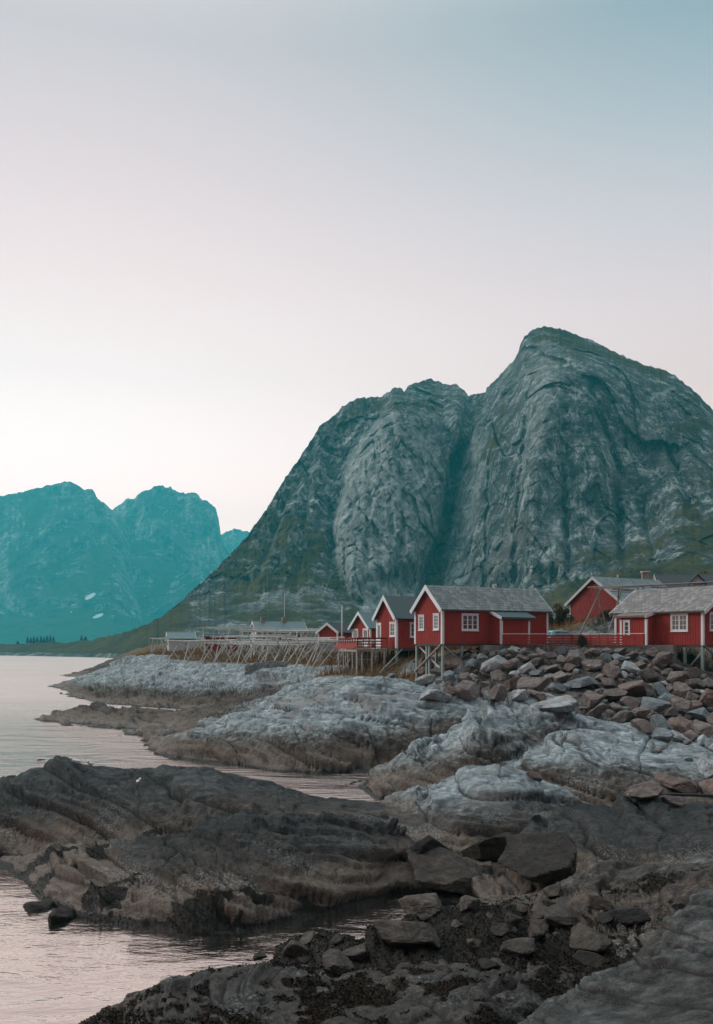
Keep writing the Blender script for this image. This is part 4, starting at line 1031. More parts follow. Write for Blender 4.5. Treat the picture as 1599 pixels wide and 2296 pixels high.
# ---- the big slate roofed cabin
TB = R(30); OB = at(992, 1443, 68)
LB = loc_x(OB, TB, 0, 1228); WB = loc_y(OB, TB, 0, 931)
whB, riB = 2.40, 1.52
gw = [(WB-loc_y(OB, TB, 0, u)) for u in (940, 951.5, 982, 993)]
ya = [loc_y(OB, TB, 0, u) for u in (941, 950.5, 974, 984)]
aw = [WB-y for y in ya]                        # along the west face
sx0, sx1 = loc_x(OB, TB, 0, 1037), loc_x(OB, TB, 0, 1070)
px0, px1 = loc_x(OB, TB, -1.15, 1124), loc_x(OB, TB, -1.15, 1187)
hw = [(aw[0], aw[1], 1.02, 1.92), (aw[2], aw[3], 1.02, 1.97)]
hs = [(sx0, sx1, .98, 1.98), (px0, px1, -.1, 1.9)]
cabB, FS, FW, FE, rfB = house('cabin', 'largest red cabin with grey slate roof standing on crossed stilts above the boulders', 'cabin', OB, TB, LB, WB, whB, riB,
    'red', 'slate', 'red fishing cabins', holes=dict(w=[(a-.1, b+.1, c-.13, d+.13) for a, b, c, d in hw], s=[(a-.1, b+.1, c-.13, d+.13) for a, b, c, d in hs]), ove=.26, ovx=.26)
for a, b_, c_, d_ in hw: window(cabB, FW, a, b_, c_, d_, 2, 4)
window(cabB, FS, sx0, sx1, .98, 1.98, 3, 3, casings=3)
def porch(root, x0, x1, dep, zt, zf, roofmat, fascia_end, xr0, xr1, under=None):
    """small lean-to against the long wall"""
    p = MB(); F0 = face((x0, -dep, 0), (1, 0, 0), (0, -1, 0)); F1 = face((x0, 0, 0), (0, -1, 0), (-1, 0, 0)); F2 = face((x1, -dep, 0), (0, 1, 0), (1, 0, 0))
    p.box((x0, -dep, -.02), (x1, -.002, zf-.08))
    p.add([(x0,-dep,zf-.08),(x0,-.002,zf-.08),(x0,-.002,zt-.08),(x1,-dep,zf-.08),(x1,-.002,zf-.08),(x1,-.002,zt-.08)], [(0,1,2),(3,5,4),(0,2,5,3),(1,4,5,2),(0,3,4,1)])
    battens(p, F0, 0, x1-x0, 0, lambda a: zf-.1); battens(p, F1, 0, dep, 0, lambda a: zf-.1); battens(p, F2, 0, dep, 0, lambda a: zf-.1)
    pr = p.build('porch', M['red'], root)
    r = MB(); o = .22; sl = (zt-zf)/dep
    P = [(xr0, -dep-o, zf-o*sl-.03), (xr1, -dep-o, zf-o*sl-.03), (xr1, .05, zt+.02), (xr0, .05, zt+.02)]
    r.add([*P, *[(a, b, c+.13) for a, b, c in P]], [(0,3,2,1),(4,5,6,7),(0,1,5,4),(1,2,6,5),(2,3,7,6),(3,0,4,7)])
    r.build('porch_roof', M[roofmat], pr)
    f = MB()
    for xe in fascia_end:
        xx = (xr0-.032, xr0-.002) if xe == 0 else (xr1+.002, xr1+.032)
        Q = [(xx[0], -dep-o-.03, zf-o*sl-.10), (xx[0], .05, zt-.05), (xx[0], .05, zt+.17), (xx[0], -dep-o-.03, zf-o*sl+.12)]
        f.add(Q+[(xx[1], b, c) for _, b, c in Q], [(0,3,2,1),(4,5,6,7),(0,1,5,4),(1,2,6,5),(2,3,7,6),(3,0,4,7)])
    f.build('fascia', M['white'], pr)
    for x in (x0, x1):
        sx = -1 if x == x0 else 1
        c = MB(); c.box((min(x-.12*sx, x+.04*sx), -dep-.04, -.03), (max(x-.12*sx, x+.04*sx), -dep-.002, zf-.2)); c.box((min(x+.002*sx, x+.04*sx), -dep-.002, -.03), (max(x+.002*sx, x+.04*sx), -dep+.11, zf-.2))
        c.build('corner_board', M['white'], pr)
    return pr
porch(cabB, px0, px1, 1.15, 2.22, 1.82, 'roof_dark', (0,), loc_x(OB, TB, -1.15, 1120), loc_x(OB, TB, -1.15, 1199))
for (x, y) in ((.08, .08), (.08, WB-.1), (.1, WB*.60), (.1, WB*.50)): stilt(cabB, (x, y), -.02, .075)
xs = loc_x(OB, TB, .1, 1035); stilt(cabB, (xs, .1), -.02, .075); stilt(cabB, (xs, WB-.2), -.02, .075)
zb = hz(*(cabB.matrix_basis @ Vector((.08, WB-.1, 0))).xy)-OB.z if False else -1.95
brace(cabB, (-.02, .1, -.05), (-.02, WB-.05, -1.95), 'plank', .11); brace(cabB, (.2, WB-.2, -.15), (.2, .15, -1.95), 'white', .09)
brace(cabB, (.2, .03, -.2), (xs-.05, .03, -1.25)); 
fl = MB(); fl.box((0, .02, -.16), (LB, WB-.02, -.001)); fl.build('floor_beam', M['dark_wood'], cabB)
k_ = MB(); k_.tube([(LB*.62, WB/2, whB+riB), (LB*.62, WB/2, whB+riB+.30)], .11, 10); k_.tube([(LB*.62, WB/2, whB+riB+.30), (LB*.62, WB/2, whB+riB+.36)], [.2, .14], 10); k_.build('roof_vent', M['white'], cabB, True)

# ---- the dark roofed cabin behind it
OA = at(889, 1453, 80); LA = 8.0; WA = loc_y(OA, TB, 0, 845)
yw = [loc_y(OA, TB, 0, u) for u in (847.5, 853.5, 876, 886)]; aw = [WA-y for y in yw]
sx = [loc_x(OA, TB, 0, u) for u in (921, 934)]
hw = [(aw[0]-.02, aw[1]+.05, .02, 2.0), (aw[2], aw[3], 1.0, 2.0)]
cabA, FS, FW, FE, _r2 = house('cabin', 'red cabin with dark sheet roof and glazed door, left of the largest one', 'cabin', OA, TB, LA, WA, 2.50, 1.62, 'red', 'roof_dark', 'red fishing cabins', tiled=False,
    holes=dict(w=[(a-.1, b+.1, c-.13, d+.13) for a, b, c, d in hw], s=[(sx[0]-.1, sx[1]+.1, .85, 2.05)]), ove=.28, ovx=.3)
def door(root, fc, a0, a1, h, glass=True):
    O, d, n = fc; f = MB()
    f.obox(O, d, n, a0-.09, a0, 0, h+.09, 0, .06); f.obox(O, d, n, a1, a1+.09, 0, h+.09, 0, .06); f.obox(O, d, n, a0, a1, h, h+.09, 0, .058)
    f.obox(O, d, n, a0, a1, 0.0, .75, 0, .04); f.obox(O, d, n, a0, a0+.10, .75, h, 0, .04); f.obox(O, d, n, a1-.10, a1, .75, h, 0, .04); f.obox(O, d, n, a0+.1, a1-.1, h-.12, h, 0, .04)
    dr = f.build('door', M['white'], root); MB().obox(O, d, n, a0+.1, a1-.1, .75, h-.12, .002, .022).build('pane', M['glass'], dr)
    h_ = MB(); h_.obox(O, d, n, a1-.09, a1-.03, .98, 1.02, .04, .10); h_.build('handle', M['black_cap'], dr); return dr
door(cabA, FW, *hw[0][:2], 2.0); window(cabA, FW, *hw[1], 2, 3); window(cabA, FS, sx[0], sx[1], .95, 1.98, 2, 3)
fl = MB(); fl.box((0, .02, -.2), (LA, WA-.02, -.001)); fl.build('floor_beam', M['dark_wood'], cabA)
for (x, y) in ((.1, .1), (.12, WA-.2), (2.6, .15), (5, .2), (3., WA-.3)): stilt(cabA, (x, y), -.02, .085)
brace(cabA, (.5, -.06, -.1), (-1.6, .1, -2.05), 'stilt', .10); brace(cabA, (.3, -.02, -.9), (-1.3, .2, -2.0), 'stilt', .08)

# ---- the small teal roofed cabin
OC = at(830.4, 1453, 105); WC = loc_y(OC, TB, 0, 790.6)
yw = [loc_y(OC, TB, 0, u) for u in (794.5, 803, 815, 829)]; aw = [WC-y for y in yw]
hw = [(aw[0], aw[1], .75, 1.95), (aw[2]+.02, aw[3]-.35, .02, 2.0)]
cabC, FS, FW, FE, _r3 = house('cabin', 'smallest red cabin with teal ribbed roof behind the red deck', 'cabin', OC, TB, 6.5, WC, 2.22, 1.52, 'red', 'roof_teal', 'red fishing cabins', tiled=False, ribs=True,
    holes=dict(w=[(a-.1, b+.1, c-.13, d+.13) for a, b, c, d in hw]), ove=.34, ovx=.4)
window(cabC, FW, *hw[0], 3, 1); door(cabC, FW, hw[1][0], hw[1][1], 2.0)
fl = MB(); fl.box((0, .02, -.2), (6.5, WC-.02, -.001)); fl.build('floor_beam', M['dark_wood'], cabC)
for (x, y) in ((.1, .1), (.12, WC-.2), (3, .15)): stilt(cabC, (x, y), -.02, .09)

# ---- deck with red rails between the two
ZD = zv(1454, 80)
D0 = at(868, 1454, 80.6); D1 = at(802, 1454, 80.2); D2 = at(760, 1454, 91)
for p in (D0, D1, D2): p.z = ZD
D3 = Vector((ux(786, 104), 104, ZD)); D4 = Vector((ux(830, 104.6), 104.6, ZD)); D5 = Vector((ux(848, 84), 84, ZD))
deck = tag(empty('deck', D1), 'wooden deck with red slatted rails on thin posts in front of the two left cabins', 'deck')
def rel(p): return Vector(p)-D1
pl = MB(); Pd = [rel(p) for p in (D0, D1, D2, D3, D4, D5)]
pl.add([*Pd, *[p+Vector((0, 0, -.07)) for p in Pd]], [tuple(range(6)), tuple(range(11, 5, -1))]+[(i, i+6, (i+1) % 6+6, (i+1) % 6) for i in range(6)])
pl.build('platform', M['pole'], deck)
jb = MB()
for a, b_ in ((D0, D1), (D1, D2)): jb.beam(rel(a)+Vector((0, .12, -.17)), rel(b_)+Vector((.05, .12, -.17)), .09, .2)
jb.beam(rel(D1)+Vector((-.9, .02, -.02)), rel(D1)+Vector((1.1, -.06, -.02)), .05, .16)
jb.build('joist', M['plank'], deck)
def railing(root, a, b, h, n, rows, mat, name='rail', lean=0., rel=rel, bh=.10):
    a = rel(a); b = rel(b); d = (b-a); side = Vector((-d.y, d.x, 0)).normalized()
    for i in range(n+1):
        p = a+d*i/n; MB().beam(p, p+Vector((0, 0, h)), .075).build('rail_post', M[mat], root)
    for k in range(rows):
        z = h*(.14+.80*k/(rows-1)); MB().beam(a+Vector((0, 0, z))+side*.05, b+Vector((0, 0, z))+side*.05, .028, bh).build(name, M[mat], root)
    MB().beam(a+Vector((0, 0, h+.015)), b+Vector((0, 0, h+.015)), .13, .035).build('top_rail', M[mat], root)
railing(deck, D1, D0, .86, 5, 4, 'deck_red'); railing(deck, D2, D1, .86, 8, 4, 'deck_red')
# raking boards outside the left rail
for i in range(22):
    t = (i+.5)/22; p = rel(D2)+(rel(D1)-rel(D2))*t
    MB().beam(p+Vector((-.55+.25*t, -.35, -.02)), p+Vector((.12, .02, .58)), .10, .03).build('raking_board', M['deck_red'], deck)
for (u, Y, r) in ((760,90,.06),(771,88,.06),(781,85.5,.07),(791,83,.07),(800.5,80.4,.085),(812,80.5,.085),(834,80.5,.09),(862,80.7,.08),(776,94,.06),(806,90,.06),(824,92,.06),(842,90,.07),(790,98,.06),(850,86,.08)):
    X = ux(u, Y); g = hz(X, Y)-.3; m = MB(); p = rel((X, Y, ZD)); m.tube([(p.x, p.y, g-ZD), (p.x, p.y, -.07)], [r, r*.9], 8); m.build('stilt', M['pole'], deck)
for a, b_ in (((786,84,-.9),(766,86,-2.0)),((800,82,-.5),(838,84,-1.9)),((850,82,-.5),(822,84,-2.1)),((832,86,-.3),(862,84,-2.0)),((770,90,-.3),(756,90,-2.2)),((846,88,-1.0),(806,90,-1.0))):
    p = rel((ux(a[0], a[1]), a[1], ZD+a[2])); q = rel((ux(b_[0], b_[1]), b_[1], ZD+b_[2])); MB().tube([p, q], .05, 6).build('brace', M['pole'], deck)

# ---- right cabin
TD = R(-51); 
Pn = at(1576.4, 1446, 66); LD = 7.0
OD = Vector((Pn.x-LD*math.cos(TD), Pn.y-LD*math.sin(TD), Pn.z)); WD = 5.6
qx0, qx1 = loc_x(OD, TD, -1.0, 1391.6), loc_x(OD, TD, -1.0, 1449.7)
wx0, wx1 = loc_x(OD, TD, 0, 1507), loc_x(OD, TD, 0, 1541)
ey = [loc_y(OD, TD, LD, u) for u in (1592, 1625)]
cabD, FS, FW, FE, _r4 = house('cabin', 'red cabin with weathered pinkish slate roof cut by the right edge', 'cabin', OD, TD, LD, WD, 2.30, 1.62, 'red', 'slate_pink', 'red fishing cabins',
    holes=dict(s=[(wx0-.1, wx1+.1, 1.0-.13, 2.05+.13), (qx0, qx1, -.1, 1.9)], e=[(ey[0]-.1, ey[1]+.1, .9, 2.2)]), ove=.30, ovx=.28)
window(cabD, FS, wx0, wx1, 1.0, 2.02, 4, 3, casings=2); window(cabD, FE, ey[0], ey[1], 1.02, 2.08, 4, 3, casings=2)
pq = porch(cabD, qx0, qx1, 1.0, 2.2, 1.98, 'brown_board', (1,), loc_x(OD, TD, -1.0, 1382), loc_x(OD, TD, -1.0, 1451))
F0 = face((qx0, -1.0, 0), (1, 0, 0), (0, -1, 0)); ww = qx1-qx0
window(pq, F0, ww*.16, ww*.34, .72, 1.62, 1, 3, name='side_window')
fl = MB(); fl.box((0, .02, -.18), (LD, WD-.02, -.001)); fl.build('floor_beam', M['dark_wood'], cabD)
stilt(cabD, (LD-.1, .1), -.02, .08); xs = loc_x(OD, TD, .1, 1536); stilt(cabD, (xs, .1), -.02, .08); stilt(cabD, (LD-.1, 2.6), -.02, .08); stilt(cabD, (LD-.1, WD-.2), -.02, .08)
brace(cabD, (LD-.15, .06, -.55), (xs+.1, .06, -1.75), 'pole', .09); brace(cabD, (LD+.0, .2, -.05), (LD, 2.5, -1.3), 'stilt', .09); brace(cabD, (LD, .2, -2.5), (LD, 2.5, -1.6), 'pole', .09)

# ---- barn on the rise behind
TE = R(33); OE = at(1392, 1409, 101)
WE = loc_y(OE, TE, 0, 1278); zE = hz(OE.x, OE.y)
OE.z = zv(1412, 101)
barn_, FS, FW, FE, rfE = house('barn', 'tall weathered red barn with pale slate roof on the rise behind the car', 'barn', OE, TE, 9.5, WE, 3.0, 2.45, 'red_old', 'slate_pale', None, ove=.5, ovx=.35, trim='old_white', tw=.45)
ch = MB(); ch.tube([(3.5, WE/2, 5.4), (3.5, WE/2, 5.95)], .10, 8); ch.build('roof_vent', M['old_white'], barn_)

# ---- house behind the right cabin: dark roof, white gable peak, chimney
OF = at(1482, 1330, 118); OF.z = zv(1392, 118)
hF, FS, FW, FE, rfF = house('house', 'house with black roof and white dormer tip mostly hidden behind the right cabin', 'house', OF, R(-8), 6.6, 6.0, 3.6, 2.0, 'white_wall', 'roof_black', None, tiled=False, bat=False)
dm = MB(); dm.prism([(-.85, 0), (.85, 0), (.85, .25), (0, 1.15), (-.85, .25)], (4.4, 1.2, 4.3), (1, 0, 0), (0, -1, 0), -2.2, .0); dmo = dm.build('dormer', M['white_wall'], hF)
dm = MB()
for sg in (-1, 1): dm.add([(4.4, .9, 5.50), (4.4+sg*1.05, .9, 4.42), (4.4+sg*1.05, 3.4, 4.42), (4.4, 3.4, 5.50), (4.4, .9, 5.60), (4.4+sg*1.05, .9, 4.52), (4.4+sg*1.05, 3.4, 4.52), (4.4, 3.4, 5.60)], [(0,3,2,1),(4,5,6,7),(0,1,5,4),(1,2,6,5),(2,3,7,6),(3,0,4,7)])
dm.build('dormer_roof', M['roof_black'], dmo)
cm = MB(); cm.box((-1.75, 2.7, 3.0), (-.95, 3.6, 6.0)); ck = cm.build('chimney', M['brick'], hF)
cm = MB(); cm.box((-1.85, 2.6, 6.0), (-.85, 3.7, 6.12)); cm.build('chimney_cap', M['white'], ck)
# ---- small houses behind the racks
def far_house(name, label, cat, u0, u1, vb, ve, vr, Y, th, W, wall, roof, wins=(), trim='white', gside='w'):
    O = at(u0, vb, Y); O.z = min(O.z, hz(O.x, O.y)+.1); L = loc_x(O, th, 0, u1); wh = zv(ve, Y)-O.z; rise = zv(vr, Y+W/2*math.cos(th))-zv(ve, Y)
    h, FS, FW, FE, rf = house(name, label, cat, O, th, L, W, wh, rise, wall, roof, None, tiled=False, ribs=roof == 'roof_teal', ove=.3, ovx=.3, trim=trim, bat=wall == 'red')
    for (a, b_, c_, d_) in wins: window(h, FS, L*a, L*b_, wh*c_, wh*d_, 2, 2)
    return h, L, wh, rise, rf
h1, *_ = far_house('house', 'low white house with grey roof at the far left end of the racks', 'house', 379, 436, 1452, 1432, 1418.5, 168, R(14), 5.0, 'white_wall', 'roof_teal', ((.3, .4, .45, .8), (.6, .7, .45, .8)))
h2, L2, wh2, ri2, rf2 = far_house('house', 'long white house with teal roof and two chimneys behind the tall racks', 'house', 578, 688, 1452, 1418, 1395, 165, R(17), 6.5, 'white_wall', 'roof_teal', ((.1, .18, .5, .85), (.4, .48, .5, .85), (.6, .66, .5, .85), (.8, .88, .5, .85)))
for fx in (.18, .62):
    c_ = MB(); c_.box((L2*fx-.35, 2.9, wh2+ri2-.6), (L2*fx+.35, 3.6, wh2+ri2+.9)); c_.build('chimney', M['brick'], rf2)
an = MB(); an.tube([(L2*.63, 3.2, wh2+ri2+.85), (L2*.63, 3.2, wh2+ri2+5.0)], .05, 6); an.build('mast', M['white'], h2)
h3, L3, wh3, ri3, rf3 = far_house('shed', 'long low red shed with flat roof seen through the racks', 'shed', 459, 535, 1458, 1428, 1424, 150, R(4), 5.0, 'red', 'roof_black', ())
O, d_, n_ = face((0, 0, 0), (1, 0, 0), (0, -1, 0)); dd = MB(); dd.obox(O, d_, n_, L3*.74, L3*.80, .0, wh3*.8, 0, .06); dd.build('door', M['white'], h3)
# boathouse: gable to the viewer
TBH = R(62); OBH = at(757, 1438, 118); OBH.z = zv(1440, 118); WBH = loc_y(OBH, TBH, 0, 714)
bh, FS, FW, FE, rfb = house('boathouse', 'little red boathouse with white gable trim and long dark roof below the lamp post', 'boathouse', OBH, TBH, 9.0, WBH, 1.25, .95, 'red', 'roof_black', None, tiled=False, ove=.3, ovx=.25)
O, d_, n_ = FW; dd = MB(); dd.obox(O, d_, n_, WBH*.12, WBH*.60, .02, .62, 0, .05); dd.build('door', M['white'], bh)
bs = MB(); bs.box((.1, .0, -1.2), (9, WBH, -.002)); bs.build('plinth', M['concrete'], bh)
# ------------------------------------------------------------------ fish drying racks of leaning poles
def rack(label, A, B, depth, ztop, rows=3, frames=8, seed=0, mat='pole', over=1.0, lean=.8, r=.055, cross=5, group='fish drying racks', deck_poles=None):
    """A, B = world xy ends of the front edge; trestles of crossed legs under long poles"""
    rs = random.Random(seed); A = Vector((*A, 0)); B = Vector((*B, 0)); d = (B-A); L = d.length; d.normalize(); n = Vector((-d.y, d.x, 0))
    if n.y < 0: n = -n
    g0 = hz(A.x, A.y); O = Vector((A.x, A.y, g0)); root = tag(empty('drying_rack', O), label, 'drying rack', group)
    def G(p): return hz(p.x, p.y)-O.z-.1
    zt = ztop-O.z
    for i in range(frames):
        for k in range(rows):
            p = A+d*(L*(i+.5*rs.random()*.6+.1)/(frames-.4))+n*(depth*k/max(1, rows-1))
            for sg in (-1, 1):
                foot = p+n*(sg*lean*rs.uniform(.7, 1.4))+d*rs.uniform(-1.5, 1.5); topp = p-n*(sg*.5*rs.uniform(.3, 1.6))+d*rs.uniform(-.15, .15)
                q = Vector((foot.x-O.x, foot.y-O.y, G(foot))); t = Vector((topp.x-O.x, topp.y-O.y, zt+rs.uniform(-.12, .28)))
                MB().tube([q, (q+t)/2+Vector((rs.uniform(-.03, .03), 0, 0)), t], [r*1.1, r, r*.85], 6).build('leg', M[mat], root)
    for k in range(rows*cross//3+1):
        y = depth*(k/(rows*cross/3))+rs.uniform(-.1, .1); x0 = -over*rs.uniform(.2, 1); x1 = L+over*rs.uniform(.2, 1); z = zt+rs.uniform(-.10, .16)
        a = A+d*x0+n*y-O; b = A+d*x1+n*y-O; a.z = z; b.z = z+rs.uniform(-.12, .12)
        MB().tube([a, (a+b)/2+Vector((0, 0, rs.uniform(-.08, .05))), b], [r*.95, r, r*.8], 6).build('pole', M[mat], root)
    for k in range(frames//2):
        x = L*(k+.5)/(frames//2)+rs.uniform(-.3, .3); a = A+d*x-n*.5-O; b = A+d*x+n*(depth+.5)-O; a.z = zt-.12; b.z = zt-.12+rs.uniform(-.1, .1)
        MB().tube([a, b], r*.9, 6).build('crossbar', M[mat], root)
    return root
def xy(u, Y): return (ux(u, Y), Y)
rack('tallest weathered rack, standing left of the white house with chimneys', xy(450, 148), xy(600, 146), 7, zv(1409, 148), 2, 6, 1, lean=.9, r=.065)
rack('widest rack, in front of the long white house', xy(530, 130), xy(703, 124), 9, zv(1414, 128), 3, 6, 2, lean=1.2, r=.062)
rack('front rack with its long splayed legs on the bare rock', xy(466, 116), xy(645, 103), 8, zv(1441, 110), 3, 6, 3, lean=1.3, r=.06)
rack('low rack in front of the low white house', xy(372, 132), xy(478, 117), 8, zv(1437, 126), 2, 5, 4, lean=1.2, r=.062)
rack('middle rack over the low red shed', xy(478, 122), xy(608, 117), 5, zv(1427, 120), 2, 5, 5, lean=1.2, r=.06)
rack('right rack running up to the red deck', xy(646, 102), xy(764, 94), 7, zv(1434, 98), 3, 5, 6, lean=1.2, r=.056)
rack('short rack of straight posts at the far left tip', xy(338, 172), xy(378, 166), 6, zv(1431, 170), 2, 4, 7, lean=.35, r=.06)
rr_ = rack('big brown rack standing on the knoll before the barn', xy(1334, 87), xy(1600, 79), 6.5, zv(1317, 85), 2, 6, 8, 'pole_old', lean=1.2, r=.07)

# ------------------------------------------------------------------ fence, footing, bush
fA = Vector((ux(1126, 68.3), 68.3, zv(1446, 68.3))); fB = Vector((ux(1303, 69.6), 69.6, zv(1446, 69.6))); fC = Vector((ux(1444, 66.6), 66.6, zv(1446, 66.6)))
ft = tag(empty('footing_wall', fA), 'low grey concrete footing under the red fence', 'footing')
m = MB()
for a, b_ in ((fA+Vector((-1.2, .2, 0)), fB), (fB, fC+Vector((1.9, -.2, 0)))):
    a = a-fA; b_ = b_-fA; d = (b_-a).normalized(); s = Vector((-d.y, d.x, 0))*.3
    P = [a-s*.2, b_-s*.2, b_+s*4, a+s*4]; m.add([Vector((p.x, p.y, -.012)) for p in P]+[Vector((p.x, p.y, -1.0)) for p in P], [(0,1,2,3),(0,4,5,1),(1,5,6,2),(2,6,7,3),(3,7,4,0)])
m.build('concrete_block', M['concrete'], ft)
def fence(label, a, b_, n, whites):
    root = tag(empty('fence', a), label, 'fence', 'red slatted fence sections'); d = b_-a; s = Vector((d.y, -d.x, 0)).normalized()
    for i in range(n+1):
        p = d*i/n; w = i in whites
        MB().beam(p-s*.03, p-s*.03+Vector((0, 0, .74)), .09).build('fence_post', M['white' if w else 'red'], root)
    for k in range(4):
        z = .09+.175*k; MB().beam(s*.04+Vector((0, 0, z)), d+s*.04+Vector((0, 0, z)), .028, .125).build('rail', M['red'], root)
    MB().beam(Vector((0, 0, .765)), d+Vector((0, 0, .765)), .14, .045).build('cap_rail', M['white'], root)
fence('red slatted fence with white top rail beside the large cabin porch', fA, fB-Vector((.05, 0, 0)), 9, (0, 3, 6)); fence('red slatted fence with white top rail reaching the right cabin', fB+Vector((.05, 0, 0)), fC, 7, (4,))

def leaves(n, rad, size, seed, squash=(1, 1, 1), clump=9, hollow=.35):
    """leaf-sized faces in clumps through a crown"""
    rs = np.random.RandomState(seed); cc = rs.normal(size=(clump, 3)); cc /= np.linalg.norm(cc, axis=1)[:, None]; cc *= rs.uniform(hollow, .85, (clump, 1)); cr = rs.uniform(.22, .45, clump)
    k = rs.randint(0, clump, n); d = rs.normal(size=(n, 3)); d /= np.linalg.norm(d, axis=1)[:, None]
    p = (cc[k]+d*(cr[k]*rs.uniform(.3, 1, n)**.5)[:, None])*rad*np.array(squash)
    a = rs.normal(size=(n, 3)); a /= np.linalg.norm(a, axis=1)[:, None]; b = np.cross(a, rs.normal(size=(n, 3))); b /= np.linalg.norm(b, axis=1)[:, None]
    s = size*rs.uniform(.6, 1.3, (n, 1))
    V = np.stack([p-a*s*.5, p+b*s*.32, p+a*s*.5, p-b*s*.32], 1).reshape(-1, 3); return V, np.arange(4*n).reshape(n, 4)
def bush(name, label, cat, X, Y, rad, sq, mat, n=2600, size=.16, seed=1, trunk=None, group=None, z=None):
    z = hz(X, Y) if z is None else z
    root = tag(empty(name, (X, Y, z)), label, cat, group); V, Fc = leaves(n, rad, size, seed, sq, 14)
    hgt = rad*sq[2]*.9 if trunk is None else trunk
    V = V+np.array([0, 0, hgt]); obj('crown', np_mesh('crown', V, Fc, None, False), root, M[mat])
    t_ = MB(); t_.tube([(0, 0, -.3), (.03, 0, hgt*.5), (0, .05, hgt)], [rad*.07, rad*.055, rad*.02], 7)
    rs = random.Random(seed)
    for i in range(6):
        a = rs.uniform(0, 6.28); e = rs.uniform(.35, .8)*rad; t_.tube([(0, 0, hgt*rs.uniform(.2, .6)), (math.cos(a)*e*sq[0]*.5, math.sin(a)*e*.5, hgt*.9), (math.cos(a)*e*sq[0], math.sin(a)*e, hgt+rad*sq[2]*rs.uniform(0, .5))], [rad*.04, rad*.025, rad*.008], 5)
    t_.build('trunk', M['trunk'], root); return root
bush('bush', 'scrubby dark bush growing through the bend of the red fence', 'bush', fB.x+.1, fB.y-.15, .75, (.62, .6, .9), 'bush_green', 900, .10, 3, z=fB.z-.35)
bush('bush', 'brown autumn bush between the largest cabin and the barn, left of the car', 'bush', ux(1246, 98), 98, 1.5, (.9, .8, 1.05), 'bush_brown', 2600, .2, 4)
bush('bush', 'brown autumn bush right behind the car roof', 'bush', ux(1268, 99), 99, 1.2, (.9, .8, .95), 'bush_brown', 2600, .2, 5)
bush('tree', 'golden autumn tree crown rising behind the right cabin roof', 'tree', ux(1560, 128), 128, 2.1, (1.1, .8, .62), 'bush_gold', 3000, .26, 6, trunk=6.0, z=zv(1310, 128)-6.0)
bush('tree', 'golden autumn tree at the right edge behind the right cabin roof', 'tree', ux(1600, 126), 126, 2.3, (1.1, .8, .65), 'bush_gold', 3000, .26, 7, trunk=6.0, z=zv(1306, 126)-6.0)
bush('bush', 'rusty low bush on top of the grey knoll', 'bush', ux(1372, 90.5), 90.5, .85, (1.6, .8, .6), 'bush_brown', 2000, .12, 8, z=zv(1385, 90.5)-.2)
bush('bush', 'small gold bush below the lamp post behind the small cabin', 'bush', ux(783, 122), 122, 1.3, (1.2, .9, .9), 'bush_brown', 1800, .18, 9, z=zv(1440, 122))
for i, (u, v, h_) in enumerate(((62,1441,5),(69,1441,4.4),(76,1441,5.4),(84,1440,4.6),(92,1440,5.2),(99,1440,4.6),(106,1440,5.5),(113,1440,5.8),(120,1440,5.0),(183,1436,4.2),(192,1435,3.2),(40,1444,2.6))):
    Y = 800; X = ux(u, Y); b0 = zv(v, Y)-.6
    root = tag(empty('conifer', (X, Y, b0)), 'dark spruce in the row on the far headland shore', 'tree', 'spruces on the far headland')
    rs = np.random.RandomState(30+i); n = 700; hh = rs.rand(n)**1.3; a = rs.rand(n)*6.283; rad = (1-hh)*1.7*rs.uniform(.5, 1.05, n)
    p = np.stack([np.cos(a)*rad, np.sin(a)*rad, hh*h_+.4], 1); d = np.stack([np.cos(a), np.sin(a), -.4+0*a], 1)*rs.uniform(.3, .75, (n, 1)); s = np.stack([-np.sin(a), np.cos(a), 0*a], 1)*.22
    obj('crown', np_mesh('crown', np.stack([p-s, p+s, p+d], 1).reshape(-1, 3), np.arange(3*n).reshape(n, 3), None, False), root, M['conifer'])
    MB().tube([(0, 0, -.5), (0, 0, h_)], [.22, .04], 6).build('trunk', M['trunk'], root)

# ------------------------------------------------------------------ lamp post and far poles
Lp = Vector((ux(767, 112), 112, hz(ux(767, 112), 112))); lp = tag(empty('lamp_post', Lp), 'tall grey lamp post standing behind the racks left of the small cabin', 'lamp post')
ht_ = zv(1357, 112)-Lp.z
MB().tube([(0, 0, -.3), (0, 0, ht_)], [.13, .075], 8).build('post', M['pole'], lp, True)
m = MB(); m.beam((-.05, 0, ht_), (-.35, 0, ht_+.05), .06); m.box((-.62, -.09, ht_-.02), (-.30, .09, ht_+.08)); m.build('lamp_head', M['pole'], lp)
for u, v0_, v1_ in ((241, 1428, 1409), (306, 1411, 1393)):
    Y = 640; z0 = zv(v0_, Y); q = tag(empty('utility_pole', (ux(u, Y), Y, z0-1)), 'thin utility pole on the far headland '+('by the spruces' if u < 300 else 'nearer the mountain foot'), 'utility pole')
    MB().tube([(0, 0, 0), (0, 0, zv(v1_, Y)-z0+1)], [.16, .12], 6).build('post', M['pole'], q); MB().beam((-.9, 0, zv(v1_, Y)-z0+.4), (.9, 0, zv(v1_, Y)-z0+.4), .14).build('crossarm', M['pole'], q)

# ------------------------------------------------------------------ the parked car
Yc = 80.; OcX = ux(1233, Yc); zc = zv(1412.8, Yc)-1.50
car = tag(empty('parked_car', (OcX, Yc, zc), R(32)), 'light blue hatchback parked behind the red fence', 'car')
